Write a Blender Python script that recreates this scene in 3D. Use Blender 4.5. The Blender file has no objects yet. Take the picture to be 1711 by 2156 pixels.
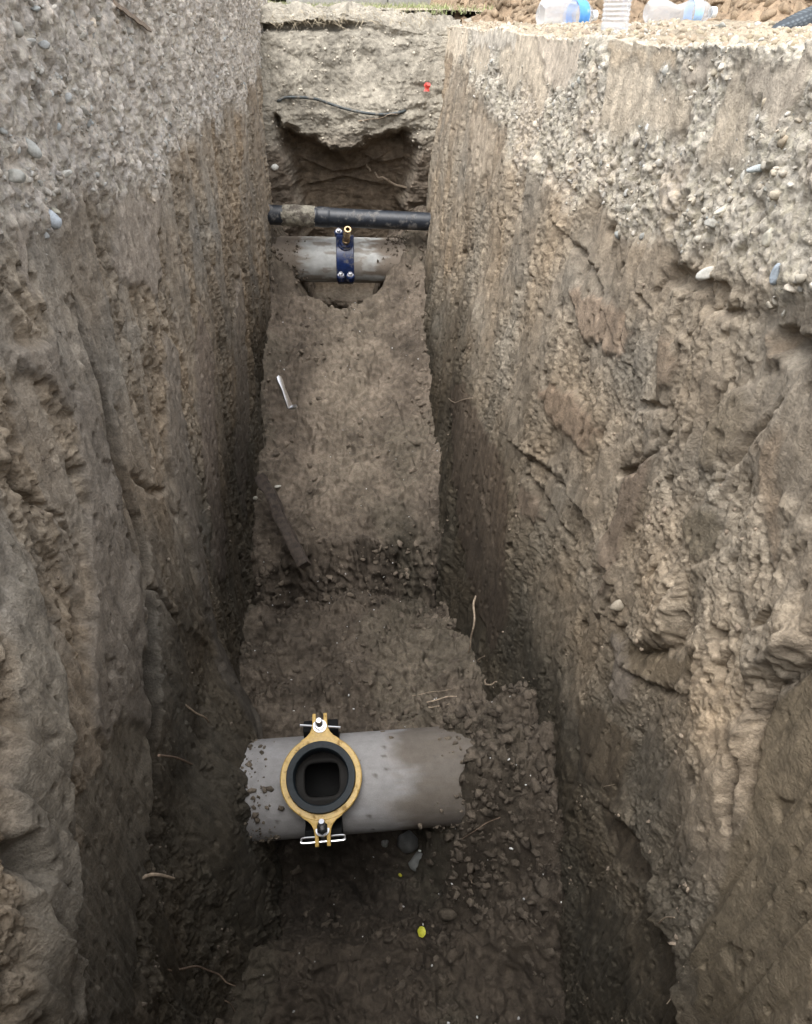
import bpy, bmesh, math, random
import numpy as np
from mathutils import Vector, Matrix

# ------------------------------------------------------------------ camera, sky, light
F, CX, CY = 1560.0, 855.5, 1078.0            # focal length and centre of a 1711 x 2156 measuring frame
PITCH, YAW, CAMZ = math.radians(34.0), math.radians(3.6), 0.045
sc = bpy.context.scene
cam = bpy.data.objects.new("camera", bpy.data.cameras.new("camera"))
sc.collection.objects.link(cam); sc.camera = cam
cam.location = (0, 0, CAMZ)
cam.rotation_euler = (math.pi/2 - PITCH, 0, -YAW)
cam.data.sensor_fit = 'VERTICAL'; cam.data.sensor_height = 36; cam.data.lens = 36*F/2156
cam.data.clip_start = 0.02; cam.data.clip_end = 400

SUN_EL, SUN_AZ = math.radians(66), math.radians(-150)     # soft overcast light from the left, behind the viewer
world = bpy.data.worlds.new("World"); sc.world = world; world.use_nodes = True
wn, wl = world.node_tree.nodes, world.node_tree.links
sky = wn.new('ShaderNodeTexSky'); sky.sky_type = 'NISHITA'; sky.sun_disc = False
sky.sun_elevation = SUN_EL; sky.sun_rotation = SUN_AZ; sky.dust_density = 4.0
hs = wn.new('ShaderNodeHueSaturation'); hs.inputs['Saturation'].default_value = 0.20
wl.new(sky.outputs[0], hs.inputs['Color']); wl.new(hs.outputs[0], wn['Background'].inputs['Color'])
wn['Background'].inputs['Strength'].default_value = 0.15
sd = bpy.data.lights.new("sun", 'SUN'); sd.energy = 0.6; sd.angle = math.radians(60); sd.color = (1.0, .95, .88)
so = bpy.data.objects.new("sun", sd); sc.collection.objects.link(so)
sdir = Vector((math.sin(SUN_AZ)*math.cos(SUN_EL), math.cos(SUN_AZ)*math.cos(SUN_EL), math.sin(SUN_EL)))
so.rotation_euler = sdir.to_track_quat('Z', 'Y').to_euler(); so.location = (0, 0, 8)
sc.view_settings.view_transform = 'Standard'; sc.view_settings.look = 'None'
sc.view_settings.exposure = 1.55; sc.view_settings.gamma = 1.0

Q = 1.0                                       # mesh density
rng = np.random.default_rng(7)
# ------------------------------------------------------------------ projection (finds where things stand)
fh = np.array([math.sin(YAW), math.cos(YAW), 0.]); rt = np.array([math.cos(YAW), -math.sin(YAW), 0.]); zz = np.array([0, 0, 1.])
fw = fh*math.cos(PITCH) - zz*math.sin(PITCH); up = fh*math.sin(PITCH) + zz*math.cos(PITCH)
C0 = np.array([0, 0, CAMZ])
def ray(px, py): return rt*((px-CX)/F) - up*((py-CY)/F) + fw
def hit(px, py, ax, val):
    r = ray(px, py); return C0 + r*((val-C0[ax])/r[ax])
# ------------------------------------------------------------------ trench base shape
def ip(x, xs, ys): return np.interp(x, xs, ys)
def ss(a, b, x):
    t = np.clip((x-a)/(b-a), 0, 1); return t*t*(3-2*t)
def zf(Y): return ip(Y, [-.3, .9, 1.0, 1.14, 1.26, 1.4, 1.65, 1.92, 2.07, 2.16, 2.7, 3.1, 3.3, 3.48, 3.6, 3.8, 4.4],
                        [-1.80, -1.79, -1.89, -1.93, -1.70, -1.63, -1.635, -1.70, -1.765, -1.565, -1.42, -1.22, -1.13, -1.10, -1.20, -1.2, -1.2])
def xL(Y, Z):
    t = np.clip(-Z/1.7, 0, 1.1)**1.4
    top = ip(Y, [-.3, 1, 4.4], [-.43, -.425, -.405]); b = ip(Y, [-.3, 1, 2, 3.3, 4.4], [-.35, -.352, -.43, -.424, -.42])
    return top + (b-top)*t
def xR(Y, Z):
    t = np.clip(-Z/1.6, 0, 1.1)
    top = ip(Y, [-.3, 1, 4.4], [.45, .45, .44]); b = ip(Y, [-.3, 1, 1.5, 2, 3.3, 4.4], [.40, .40, .33, .265, .25, .24])
    return top + (b-top)*t
def onwall(side, px, py):
    f = xL if side < 0 else xR; x = f(2., -.5)
    for _ in range(12):
        p = hit(px, py, 0, x); x = .5*x + .5*float(f(p[1], p[2]))
    return hit(px, py, 0, x)
def onfloor(px, py):
    z = -1.5
    for _ in range(25):
        p = hit(px, py, 2, z); z = .6*z + .4*float(zf(p[1]))
    return hit(px, py, 2, z)
# ------------------------------------------------------------------ numpy noise
_ang = np.random.default_rng(3).random(4096)*2*math.pi
GX, GY = np.cos(_ang).astype(np.float32), np.sin(_ang).astype(np.float32)
RND = np.random.default_rng(4).random((4096, 4)).astype(np.float32)
def _h(xi, yi, s):
    h = (xi.astype(np.int64)*374761393 + yi.astype(np.int64)*668265263 + s*974634777) & 0xffffffff
    h = ((h ^ (h >> 13))*1274126177) & 0xffffffff
    return ((h ^ (h >> 16)) & 4095).astype(np.int32)
def pn(x, y, s=0):
    xi = np.floor(x); yi = np.floor(y); fx = (x-xi).astype(np.float32); fy = (y-yi).astype(np.float32)
    u = fx*fx*fx*(fx*(fx*6-15)+10); v = fy*fy*fy*(fy*(fy*6-15)+10)
    def g(dx, dy):
        h = _h(xi+dx, yi+dy, s); return GX[h]*(fx-dx) + GY[h]*(fy-dy)
    a, b, c, d = g(0, 0), g(1, 0), g(0, 1), g(1, 1)
    return 1.5*((a+u*(b-a)) + v*((c+u*(d-c))-(a+u*(b-a))))
def fbm(x, y, o=4, s=0, gain=.5):
    t = 0; a = 1.
    for i in range(o):
        t = t + a*pn(x, y, s+i*17); x = x*2.03+3.1; y = y*2.03+1.7; a *= gain
    return t
def ridge(x, y, o=3, s=0):
    t = 0; a = 1.
    for i in range(o):
        t = t + a*(1-2*np.abs(pn(x, y, s+i*17))); x = x*2.1+3.1; y = y*2.1+1.7; a *= .5
    return t/1.6
def worley(x, y, s=0):
    xi = np.floor(x); yi = np.floor(y); best = np.full(x.shape, 9., np.float32); sec = best.copy(); bid = np.zeros(x.shape, np.int32)
    for dx in (-1, 0, 1):
        for dy in (-1, 0, 1):
            h = _h(xi+dx, yi+dy, s); d = np.hypot(xi+dx+RND[h, 0]-x, yi+dy+RND[h, 1]-y).astype(np.float32)
            m = d < best; sec = np.where(m, best, np.minimum(sec, d)); bid = np.where(m, h, bid); best = np.where(m, d, best)
    return best, sec, bid
def polydist(A, B, pts):
    """distance and side (+ = left of travel) of points (A,B) to a polyline"""
    best = np.full(A.shape, 1e9, np.float32); sg = np.zeros(A.shape, np.float32)
    for (a0, b0), (a1, b1) in zip(pts[:-1], pts[1:]):
        da, db = a1-a0, b1-b0; L = da*da+db*db+1e-12
        t = np.clip(((A-a0)*da+(B-b0)*db)/L, 0, 1); d = np.hypot(A-a0-t*da, B-b0-t*db)
        m = d < best; best = np.where(m, d, best); sg = np.where(m, np.sign(da*(B-b0)-db*(A-a0)), sg)
    return best, sg
def polysd(A, B, pts):
    """signed distance to a polygon, negative inside"""
    pts = list(pts); d, _ = polydist(A, B, pts+[pts[0]]); ins = np.zeros(A.shape, bool)
    for (a0, b0), (a1, b1) in zip(pts, pts[1:]+[pts[0]]):
        c = ((b0 > B) != (b1 > B)) & (A < (a1-a0)*(B-b0)/(b1-b0+1e-12)+a0); ins ^= c
    return np.where(ins, -d, d)
# ------------------------------------------------------------------ materials
def newmat(name):
    m = bpy.data.materials.new(name); m.use_nodes = True; nt = m.node_tree; return m, nt, nt.nodes['Principled BSDF']
def soilmat(name, rough=.95, bump=.005, scale=260., var=.30):
    m, nt, b = newmat(name); N, K = nt.nodes, nt.links
    at = N.new('ShaderNodeAttribute'); at.attribute_name = 'albedo'
    tc = N.new('ShaderNodeTexCoord')
    n1 = N.new('ShaderNodeTexNoise'); n1.inputs['Scale'].default_value = scale; n1.inputs['Detail'].default_value = 6; n1.inputs['Roughness'].default_value = .65
    n2 = N.new('ShaderNodeTexNoise'); n2.inputs['Scale'].default_value = 45; n2.inputs['Detail'].default_value = 5
    K.new(tc.outputs['Object'], n1.inputs['Vector']); K.new(tc.outputs['Object'], n2.inputs['Vector'])
    mr = N.new('ShaderNodeMapRange'); mr.inputs[1].default_value = .3; mr.inputs[2].default_value = .7; mr.inputs[3].default_value = 1-var; mr.inputs[4].default_value = 1+var
    K.new(n2.outputs['Fac'], mr.inputs[0])
    mr2 = N.new('ShaderNodeMapRange'); mr2.inputs[1].default_value = .3; mr2.inputs[2].default_value = .7; mr2.inputs[3].default_value = 1-var*.8; mr2.inputs[4].default_value = 1+var*.8
    K.new(n1.outputs['Fac'], mr2.inputs[0])
    mu = N.new('ShaderNodeMath'); mu.operation = 'MULTIPLY'; K.new(mr.outputs[0], mu.inputs[0]); K.new(mr2.outputs[0], mu.inputs[1])
    vm = N.new('ShaderNodeVectorMath'); vm.operation = 'SCALE'; K.new(at.outputs['Color'], vm.inputs[0]); K.new(mu.outputs[0], vm.inputs['Scale'])
    K.new(vm.outputs[0], b.inputs['Base Color']); b.inputs['Roughness'].default_value = rough
    b.inputs['Specular IOR Level'].default_value = .25
    bp = N.new('ShaderNodeBump'); bp.inputs['Strength'].default_value = .8; bp.inputs['Distance'].default_value = bump
    K.new(n1.outputs['Fac'], bp.inputs['Height']); K.new(bp.outputs[0], b.inputs['Normal'])
    return m
M_soil = soilmat('trench_soil'); M_stone = soilmat('stone', .8, .0012, 400., .18)
def simple(name, col, rough=.5, metal=0., var=0., scale=60., bump=0., spec=.5, coat=0., dirt=None, dirtamt=.5):
    m, nt, b = newmat(name); N, K = nt.nodes, nt.links
    b.inputs['Roughness'].default_value = rough; b.inputs['Metallic'].default_value = metal
    b.inputs['Specular IOR Level'].default_value = spec; b.inputs['Coat Weight'].default_value = coat
    b.inputs['Base Color'].default_value = (*col, 1)
    if var or bump or dirt:
        tc = N.new('ShaderNodeTexCoord'); n = N.new('ShaderNodeTexNoise'); n.inputs['Scale'].default_value = scale
        n.inputs['Detail'].default_value = 7; n.inputs['Roughness'].default_value = .6; K.new(tc.outputs['Object'], n.inputs['Vector'])
        cr = N.new('ShaderNodeValToRGB'); cr.color_ramp.elements[0].position = .35; cr.color_ramp.elements[1].position = .65
        cr.color_ramp.elements[0].color = (*[c*(1-var) for c in col], 1); cr.color_ramp.elements[1].color = (*[min(1, c*(1+var)) for c in col], 1)
        K.new(n.outputs['Fac'], cr.inputs['Fac']); out = cr.outputs[0]
        if dirt:
            n2 = N.new('ShaderNodeTexNoise'); n2.inputs['Scale'].default_value = scale*.35; n2.inputs['Detail'].default_value = 8; n2.inputs['Roughness'].default_value = .7
            K.new(tc.outputs['Object'], n2.inputs['Vector'])
            mr = N.new('ShaderNodeMapRange'); mr.inputs[1].default_value = .62-dirtamt*.25; mr.inputs[2].default_value = .70-dirtamt*.2
            K.new(n2.outputs['Fac'], mr.inputs[0])
            mx = N.new('ShaderNodeMixRGB'); K.new(mr.outputs[0], mx.inputs[0]); K.new(out, mx.inputs[1]); mx.inputs[2].default_value = (*dirt, 1); out = mx.outputs[0]
            mr3 = N.new('ShaderNodeMapRange'); mr3.inputs[3].default_value = rough; mr3.inputs[4].default_value = .9
            K.new(mr.outputs[0], mr3.inputs[0]); K.new(mr3.outputs[0], b.inputs['Roughness'])
        K.new(out, b.inputs['Base Color'])
        if bump:
            bp = N.new('ShaderNodeBump'); bp.inputs['Distance'].default_value = bump; K.new(n.outputs['Fac'], bp.inputs['Height']); K.new(bp.outputs[0], b.inputs['Normal'])
    return m
CLAY = (.23, .18, .135)
M_steel = simple('stainless_steel', (.80, .80, .82), .30, 1., .1, 90)
M_zinc = simple('zinc_bolt', (.55, .56, .6), .35, 1., .15, 200)
M_yellow = simple('ochre_coated_cast_iron', (.50, .33, .085), .42, 0, .12, 160, .0005, dirt=(.25, .15, .05), dirtamt=.3)
M_rubber = simple('dark_rubber', (.012, .018, .023), .6, 0, .25, 120, .0003, dirt=(.04, .04, .036), dirtamt=.12, spec=.3)
M_black = simple('black_strap_rubber', (.006, .0065, .007), .7, 0, .2, 90, spec=.2)
M_blue = simple('blue_epoxy_coating', (.010, .026, .10), .3, 0, .25, 60, dirt=(.16, .15, .14), dirtamt=.35)
M_brass = simple('brass', (.50, .36, .20), .28, 1., .25, 150)
M_pe = simple('black_plastic_pipe', (.022, .027, .036), .38, 0, .3, 60, dirt=(.17, .165, .16), dirtamt=.32)
M_tape = simple('pale_tape_wrap', (.27, .25, .20), .7, 0, .25, 70, .001, dirt=(.10, .085, .07), dirtamt=.55)
M_cable = simple('grey_cable_sheath', (.045, .055, .058), .5, 0, .3, 90, dirt=(.2, .18, .15), dirtamt=.4)
M_root = simple('root_bark', (.34, .27, .20), .8, 0, .35, 150, .0005)
M_droot = simple('dark_root_bark', (.20, .14, .10), .85, 0, .35, 150, .0005)
M_wood = simple('old_damp_timber', (.050, .038, .030), .8, 0, .45, 60, .002)
M_yel = simple('yellow_petal', (.45, .45, .04), .6, 0, .2, 200)
M_red = simple('red_plastic_scrap', (.48, .045, .03), .45, 0, .15, 300)
M_plastic, _nt, _b = newmat('clear_bottle_plastic')
_b.inputs['Base Color'].default_value = (.86, .91, .97, 1); _b.inputs['Roughness'].default_value = .18; _b.inputs['Transmission Weight'].default_value = .6
_b.inputs['IOR'].default_value = 1.2; _b.inputs['Alpha'].default_value = .55
M_label = simple('blue_bottle_label', (.10, .32, .75), .4, 0, .15, 80)
M_plabel = simple('pale_blue_bottle_label', (.38, .58, .90), .4, 0, .15, 80)
M_white = simple('white_sole_rubber', (.8, .82, .83), .5, 0, .06, 80)
M_concrete = simple('kerb_concrete', (.30, .29, .275), .9, 0, .15, 40, .002)
# ------------------------------------------------------------------ object helpers
COL = sc.collection
def tag(o, label=None, cat=None, group=None, kind=None):
    for k, v in (('label', label), ('category', cat), ('group', group), ('kind', kind)):
        if v: o[k] = v
    return o
def empty(name, loc=(0, 0, 0), rot=(0, 0, 0)):
    o = bpy.data.objects.new(name, None); COL.objects.link(o); o.location = loc; o.rotation_euler = rot; o.empty_display_size = .05; return o
def mesh_np(name, V, Fq, mat, col=None, parent=None, smooth=True):
    me = bpy.data.meshes.new(name); V = np.asarray(V, np.float32); Fq = np.asarray(Fq, np.int32); k = Fq.shape[1]
    me.vertices.add(len(V)); me.vertices.foreach_set('co', V.ravel())
    me.loops.add(Fq.size); me.loops.foreach_set('vertex_index', Fq.ravel())
    me.polygons.add(len(Fq)); me.polygons.foreach_set('loop_start', np.arange(0, Fq.size, k, dtype=np.int32))
    me.polygons.foreach_set('use_smooth', np.full(len(Fq), smooth))
    me.update(calc_edges=True)
    if col is not None:
        a = me.color_attributes.new('albedo', 'FLOAT_COLOR', 'POINT'); c = np.ones((len(V), 4), np.float32); c[:, :3] = np.clip(col, 0.005, .9); a.data.foreach_set('color', c.ravel())
    me.materials.append(mat); o = bpy.data.objects.new(name, me); COL.objects.link(o)
    if parent: o.parent = parent
    return o
def gridfaces(ny, nx, flip=False, wrap=False):
    i = np.arange(ny-1)[:, None]*nx; j = np.arange(nx if wrap else nx-1)[None, :]; j2 = (j+1) % nx
    f = np.stack([i+j, i+j2, i+nx+j2, i+nx+j], -1).reshape(-1, 4)
    return f[:, ::-1] if flip else f
def sheet(name, P, col, flip=False, mat=None):
    ny, nx = P.shape[:2]
    o = mesh_np(name, P.reshape(-1, 3), gridfaces(ny, nx, flip), mat or M_soil, col.reshape(-1, 3)); o['kind'] = 'structure'; return o
def normals(P, flip=False):
    dy = np.gradient(P, axis=0); dx = np.gradient(P, axis=1); n = np.cross(dx, dy); L = np.linalg.norm(n, axis=2, keepdims=True)
    n = n/(L+1e-12); return (-n if flip else n), L[..., 0]
def bmobj(name, bm, mat, parent=None, smooth=True, bevel=0):
    if bevel: bmesh.ops.bevel(bm, geom=[e for e in bm.edges if e.calc_face_angle(0) > .5], offset=bevel, segments=2, affect='EDGES', profile=.6)
    bmesh.ops.recalc_face_normals(bm, faces=bm.faces)
    me = bpy.data.meshes.new(name); bm.to_mesh(me); bm.free(); me.materials.append(mat)
    for p in me.polygons: p.use_smooth = smooth
    if smooth: me.set_sharp_from_angle(angle=math.radians(38))
    o = bpy.data.objects.new(name, me); COL.objects.link(o)
    if parent: o.parent = parent
    return o
def tube(pts, rad, seg=8, sub=4):
    """bmesh tube along a smooth path; rad = number or list"""
    pts = [Vector(p) for p in pts]; n = len(pts); rad = [rad]*n if not hasattr(rad, '__len__') else list(rad)
    P, R = [], []
    for i in range(n-1):
        p0, p1, p2, p3 = pts[max(i-1, 0)], pts[i], pts[i+1], pts[min(i+2, n-1)]
        for k in range(sub):
            t = k/sub; P.append(.5*((2*p1)+(p2-p0)*t+(2*p0-5*p1+4*p2-p3)*t*t+(3*p1-p0-3*p2+p3)*t**3)); R.append(rad[i]*(1-t)+rad[i+1]*t)
    P.append(pts[-1]); R.append(rad[-1]); bm = bmesh.new(); rings = []; u = None
    for i, p in enumerate(P):
        d = (P[min(i+1, len(P)-1)]-P[max(i-1, 0)]).normalized()
        u = (u - d*u.dot(d)).normalized() if u else d.orthogonal().normalized()
        v = d.cross(u); rings.append([bm.verts.new(p+(u*math.cos(2*math.pi*k/seg)+v*math.sin(2*math.pi*k/seg))*R[i]) for k in range(seg)])
    for a, b in zip(rings[:-1], rings[1:]):
        for k in range(seg): bm.faces.new((a[k], a[(k+1) % seg], b[(k+1) % seg], b[k]))
    bm.faces.new(rings[0][::-1]); bm.faces.new(rings[-1]); return bm
def lathe(prof, seg=48, closed=False):
    """profile [(r,z)] spun about local z"""
    bm = bmesh.new(); rings = []
    for r, z in prof:
        if r < 1e-6: rings.append([bm.verts.new((0, 0, z))])
        else: rings.append([bm.verts.new((r*math.cos(2*math.pi*k/seg), r*math.sin(2*math.pi*k/seg), z)) for k in range(seg)])
    prs = list(zip(rings[:-1], rings[1:])) + ([(rings[-1], rings[0])] if closed else [])
    for a, b in prs:
        for k in range(seg):
            k2 = (k+1) % seg
            if len(a) == 1: bm.faces.new((a[0], b[k], b[k2]))
            elif len(b) == 1: bm.faces.new((a[k], a[k2], b[0]))
            else: bm.faces.new((a[k], a[k2], b[k2], b[k]))
    return bm
def xf(bm, M): bmesh.ops.transform(bm, matrix=M, verts=bm.verts); return bm
def merge(bm, other):
    me = bpy.data.meshes.new('t'); other.to_mesh(me); other.free(); bm.from_mesh(me); bpy.data.meshes.remove(me); return bm
def RX(a): return Matrix.Rotation(a, 4, 'X')
def TR(*v): return Matrix.Translation(v)
# ------------------------------------------------------------------ the two long sides
SPOTS = {}
def geom_rows(y0, y1, k, off=.35):
    n = int(math.log((y1+off)/(y0+off))/k); return (y0+off)*np.exp(np.linspace(0, math.log((y1+off)/(y0+off)), n))-off
C = lambda *v: np.array(v, np.float32)
def lerp(a, b, t): return a+(b-a)*t[..., None]
def D2W(side, pts): return [tuple(onwall(side, *p)[1:]) for p in pts]

LEFT = dict(
    gravel=D2W(-1, [(0, 560), (60, 530), (150, 470), (250, 420), (330, 375), (400, 310), (480, 240), (530, 190), (552, 120)]),
    panels=[   # polygon in the measuring frame, push, colour
        ([(22, 727), (112, 704), (123, 780), (155, 815), (180, 830), (222, 945), (268, 1150), (300, 1430), (310, 1600), (250, 1600), (178, 1530), (186, 1250), (178, 1050), (150, 960), (150, 860), (60, 790)], .012, (.27, .265, .25)),
        ([(362, 700), (388, 740), (406, 965), (447, 1330), (480, 1480), (500, 1600), (470, 1600), (440, 1350), (398, 1110), (370, 960)], .010, (.27, .265, .25)),
        ([(0, 1110), (38, 1165), (75, 1310), (100, 1500), (130, 1800), (140, 2156), (0, 2156)], .014, (.25, .25, .23)),
        ([(255, 1500), (330, 1560), (300, 1800), (270, 2156), (160, 2156), (150, 1700)], .002, (.22, .215, .19)),
        ([(270, 420), (345, 425), (350, 620), (300, 600), (250, 560)], .004, (.36, .35, .33)),
        ([(40, 480), (75, 480), (70, 600), (45, 560)], .004, (.38, .37, .35)),
        ([(160, 590), (187, 747), (223, 847), (240, 940), (268, 1052), (286, 1163), (300, 1331), (312, 1600), (318, 1850), (360, 1850), (352, 1600), (342, 1400), (330, 1256), (328, 1163), (318, 1089), (297, 1030), (276, 950), (252, 865), (218, 765), (184, 630)], -.055, (.17, .15, .12)),  # this and the next two recesses: crevice shade painted into the colour
        ([(0, 850), (37, 1020), (70, 1140), (90, 1275), (96, 1424), (110, 1700), (132, 1700), (118, 1424), (112, 1275), (92, 1140), (56, 1005), (16, 850)], -.036, (.17, .15, .12)),
        ([(470, 320), (484, 430), (490, 560), (500, 700), (506, 860), (514, 860), (508, 680), (498, 540), (492, 420), (478, 310)], -.022, (.2, .17, .14)),
        ([(505, 560), (520, 800), (520, 1100), (500, 1000), (490, 700)], .004, (.28, .27, .25)),
        ([(415, 650), (440, 720), (460, 1000), (480, 1250), (450, 1200), (425, 900)], .004, (.29, .27, .25)),
    ],
    ledges=[   # polyline, amplitude, decay, side: ground steps out on one side of the line (-1 = the near or upper side)
        ([(130, 500), (160, 590), (187, 747), (223, 847), (240, 940), (268, 1052), (286, 1163), (300, 1331), (312, 1600), (322, 1800), (330, 2156)], .030, .08, -1),
        ([(0, 850), (37, 1020), (70, 1140), (90, 1275), (96, 1424), (110, 1700), (120, 2156)], .024, .06, -1),
        ([(398, 1330), (440, 1370), (465, 1480), (478, 1640)], .018, .06, 1),
        ([(500, 380), (512, 600), (520, 900)], .020, .03, -1),
        ([(455, 330), (470, 520), (480, 760)], .012, .03, -1),
        ([(385, 560), (402, 700), (420, 900), (440, 1100)], .010, .03, -1),
        ([(0, 1870), (40, 1860), (60, 1960)], .03, .05, -1),
    ],
    cracks=[([(60, 1040), (140, 1090), (165, 1160)], .006, .03), ([(100, 1060), (150, 1120), (178, 1180)], .010, .02), ([(110, 1500), (135, 1560), (150, 1600)], .012, .03),
            ([(50, 930), (30, 935)], .01, .02), ([(300, 1210), (345, 1250), (372, 1300)], .012, .03), ([(430, 840), (436, 1000), (430, 1080)], .004, .015),
            ([(300, 1000), (330, 1030), (370, 1035)], .014, .02), ([(0, 1800), (30, 1810), (45, 1850)], .03, .05), ([(480, 330), (486, 420), (483, 520)], .005, .02)],
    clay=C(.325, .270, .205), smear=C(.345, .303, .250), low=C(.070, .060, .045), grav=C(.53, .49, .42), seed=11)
RIGHT = dict(
    gravel=D2W(1, [(1900, 900), (1711, 640), (1600, 620), (1480, 570), (1380, 500), (1250, 440), (1180, 400), (1080, 330), (1010, 200), (960, 100)]),
    panels=[
        ([(1471, 911), (1510, 850), (1550, 820), (1581, 850), (1570, 930), (1540, 985), (1500, 990), (1475, 960)], .004, (.20, .185, .15)),
        ([(1442, 1103), (1466, 1069), (1518, 1074), (1523, 1127), (1499, 1184), (1456, 1175), (1439, 1146)], .003, (.185, .175, .14)),
        ([(1451, 1189), (1490, 1189), (1471, 1290), (1451, 1290)], .003, (.20, .185, .15)),
        ([(1351, 959), (1370, 954), (1336, 1065), (1308, 1127), (1289, 1237), (1269, 1251), (1269, 1127), (1298, 1031)], .006, (.22, .19, .16)),
        ([(1614, 940), (1662, 911), (1657, 1127), (1643, 1213), (1629, 1055)], .004, (.26, .225, .18)),
        ([(1380, 720), (1413, 720), (1423, 768), (1399, 825), (1375, 835)], .003, (.25, .215, .175)),
        ([(1614, 710), (1657, 696), (1648, 768), (1619, 758)], .003, (.26, .225, .18)),
        ([(1303, 1333), (1400, 1372), (1485, 1371), (1475, 1425), (1430, 1445), (1330, 1420)], -.008, (.20, .175, .13)),
        ([(1265, 1670), (1300, 1700), (1345, 1765), (1375, 1830), (1385, 1880), (1345, 1860), (1290, 1800), (1265, 1740)], -.010, (.17, .15, .12)),
        ([(1600, 1490), (1711, 1400), (1850, 1360), (1900, 2156), (1480, 2156), (1480, 1960), (1540, 1750)], -.004, (.20, .18, .135)),
        ([(1215, 1480), (1260, 1480), (1330, 1560), (1300, 1650), (1230, 1640)], .0, (.20, .175, .135)),
        ([(1120, 1900), (1160, 1930), (1180, 2156), (1120, 2156)], .0, (.17, .15, .12)), ([(1390, 1900), (1435, 2010), (1455, 2156), (1380, 2156)], -.006, (.16, .145, .115)),
        ([(1100, 1010), (1120, 1030), (1137, 1085), (1120, 1110), (1095, 1070)], .003, (.25, .215, .18)),
        ([(1060, 960), (1080, 1040), (1070, 1300), (1040, 1380), (1000, 1250), (960, 1000), (940, 820), (975, 800)], .003, (.20, .17, .14)),
        ([(1005, 240), (1045, 270), (1035, 360), (1010, 380), (995, 320)], .004, (.46, .43, .37)),
        ([(1200, 600), (1290, 640), (1330, 700), (1300, 760), (1220, 700)], .004, (.32, .27, .22)), ([(1140, 800), (1200, 830), (1260, 900), (1230, 960), (1160, 900)], .003, (.30, .25, .20)),
        ([(985, 60), (1090, 66), (1085, 105), (1000, 100)], .003, (.55, .56, .53)), ([(1130, 75), (1240, 80), (1225, 150), (1200, 185), (1150, 180)], .003, (.55, .53, .48)),
        ([(1280, 90), (1420, 100), (1420, 150), (1300, 140)], .003, (.5, .46, .38)), ([(1430, 115), (1490, 118), (1470, 185), (1440, 170)], .003, (.52, .51, .47)), ([(1560, 110), (1700, 130), (1690, 200), (1640, 260), (1570, 180)], .003, (.47, .46, .42)),
        ([(1280, 1355), (1300, 1345), (1325, 1400), (1322, 1480), (1300, 1500), (1280, 1450)], .004, (.34, .325, .30)),
    ],
    ledges=[
        ([(1107, 950), (1178, 1022), (1226, 1098), (1260, 1165)], .040, .06, -1),
        ([(1116, 998), (1190, 1140), (1260, 1314)], .016, .05, -1),
        ([(1514, 1031), (1581, 930), (1640, 870)], .016, .04, 1),
        ([(1303, 1328), (1336, 1357), (1375, 1371), (1413, 1342), (1420, 1300)], .036, .07, -1),
        ([(1312, 1400), (1332, 1424), (1370, 1443), (1420, 1455)], .022, .05, -1),
        ([(1590, 1500), (1600, 1470), (1609, 1448), (1638, 1424), (1667, 1409), (1711, 1385), (1800, 1350)], .045, .08, -1),
        ([(1560, 1660), (1575, 1560), (1590, 1500)], .024, .05, -1),
        ([(1275, 1700), (1335, 1756), (1365, 1796), (1385, 1876)], .030, .06, -1),
        ([(1405, 1961), (1435, 2006), (1455, 2156)], .034, .06, -1),
        ([(1150, 1560), (1165, 1640), (1170, 1780)], .020, .05, 1),
        ([(1190, 480), (1250, 560), (1270, 640)], .016, .05, -1), ([(1440, 560), (1500, 640), (1560, 650)], .018, .06, -1),
    ],
    cracks=[([(1110, 570), (1118, 590)], .01, .03), ([(1000, 420), (1003, 450)], .008, .03), ([(1075, 345), (1080, 400)], .008, .03), ([(1115, 1000), (1125, 1040)], .018, .04),
            ([(1020, 1040), (1032, 1090)], .018, .045), ([(1401, 907), (1360, 954), (1322, 993), (1290, 1000)], .007, .025), ([(1390, 590), (1470, 600), (1530, 620)], .02, .03), ([(1640, 720), (1700, 735)], .02, .04),
            ([(960, 760), (985, 880), (975, 960)], .004, .015), ([(1226, 1476), (1255, 1314), (1288, 1247)], .006, .03), ([(1330, 600), (1360, 660)], .008, .02), ([(1105, 1876), (1112, 1960)], .022, .06),
            ([(1045, 1640), (1048, 1672)], .018, .05), ([(1555, 1576), (1530, 1736)], .008, .03), ([(1340, 850), (1380, 860)], .012, .02), ([(1300, 720), (1320, 800), (1310, 870)], .005, .02),
            ([(1510, 760), (1500, 860)], .004, .02), ([(1040, 1780), (1050, 1830)], .02, .05)],
    clay=C(.335, .280, .212), smear=C(.285, .240, .185), low=C(.060, .051, .037), grav=C(.47, .425, .335), seed=61)

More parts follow.
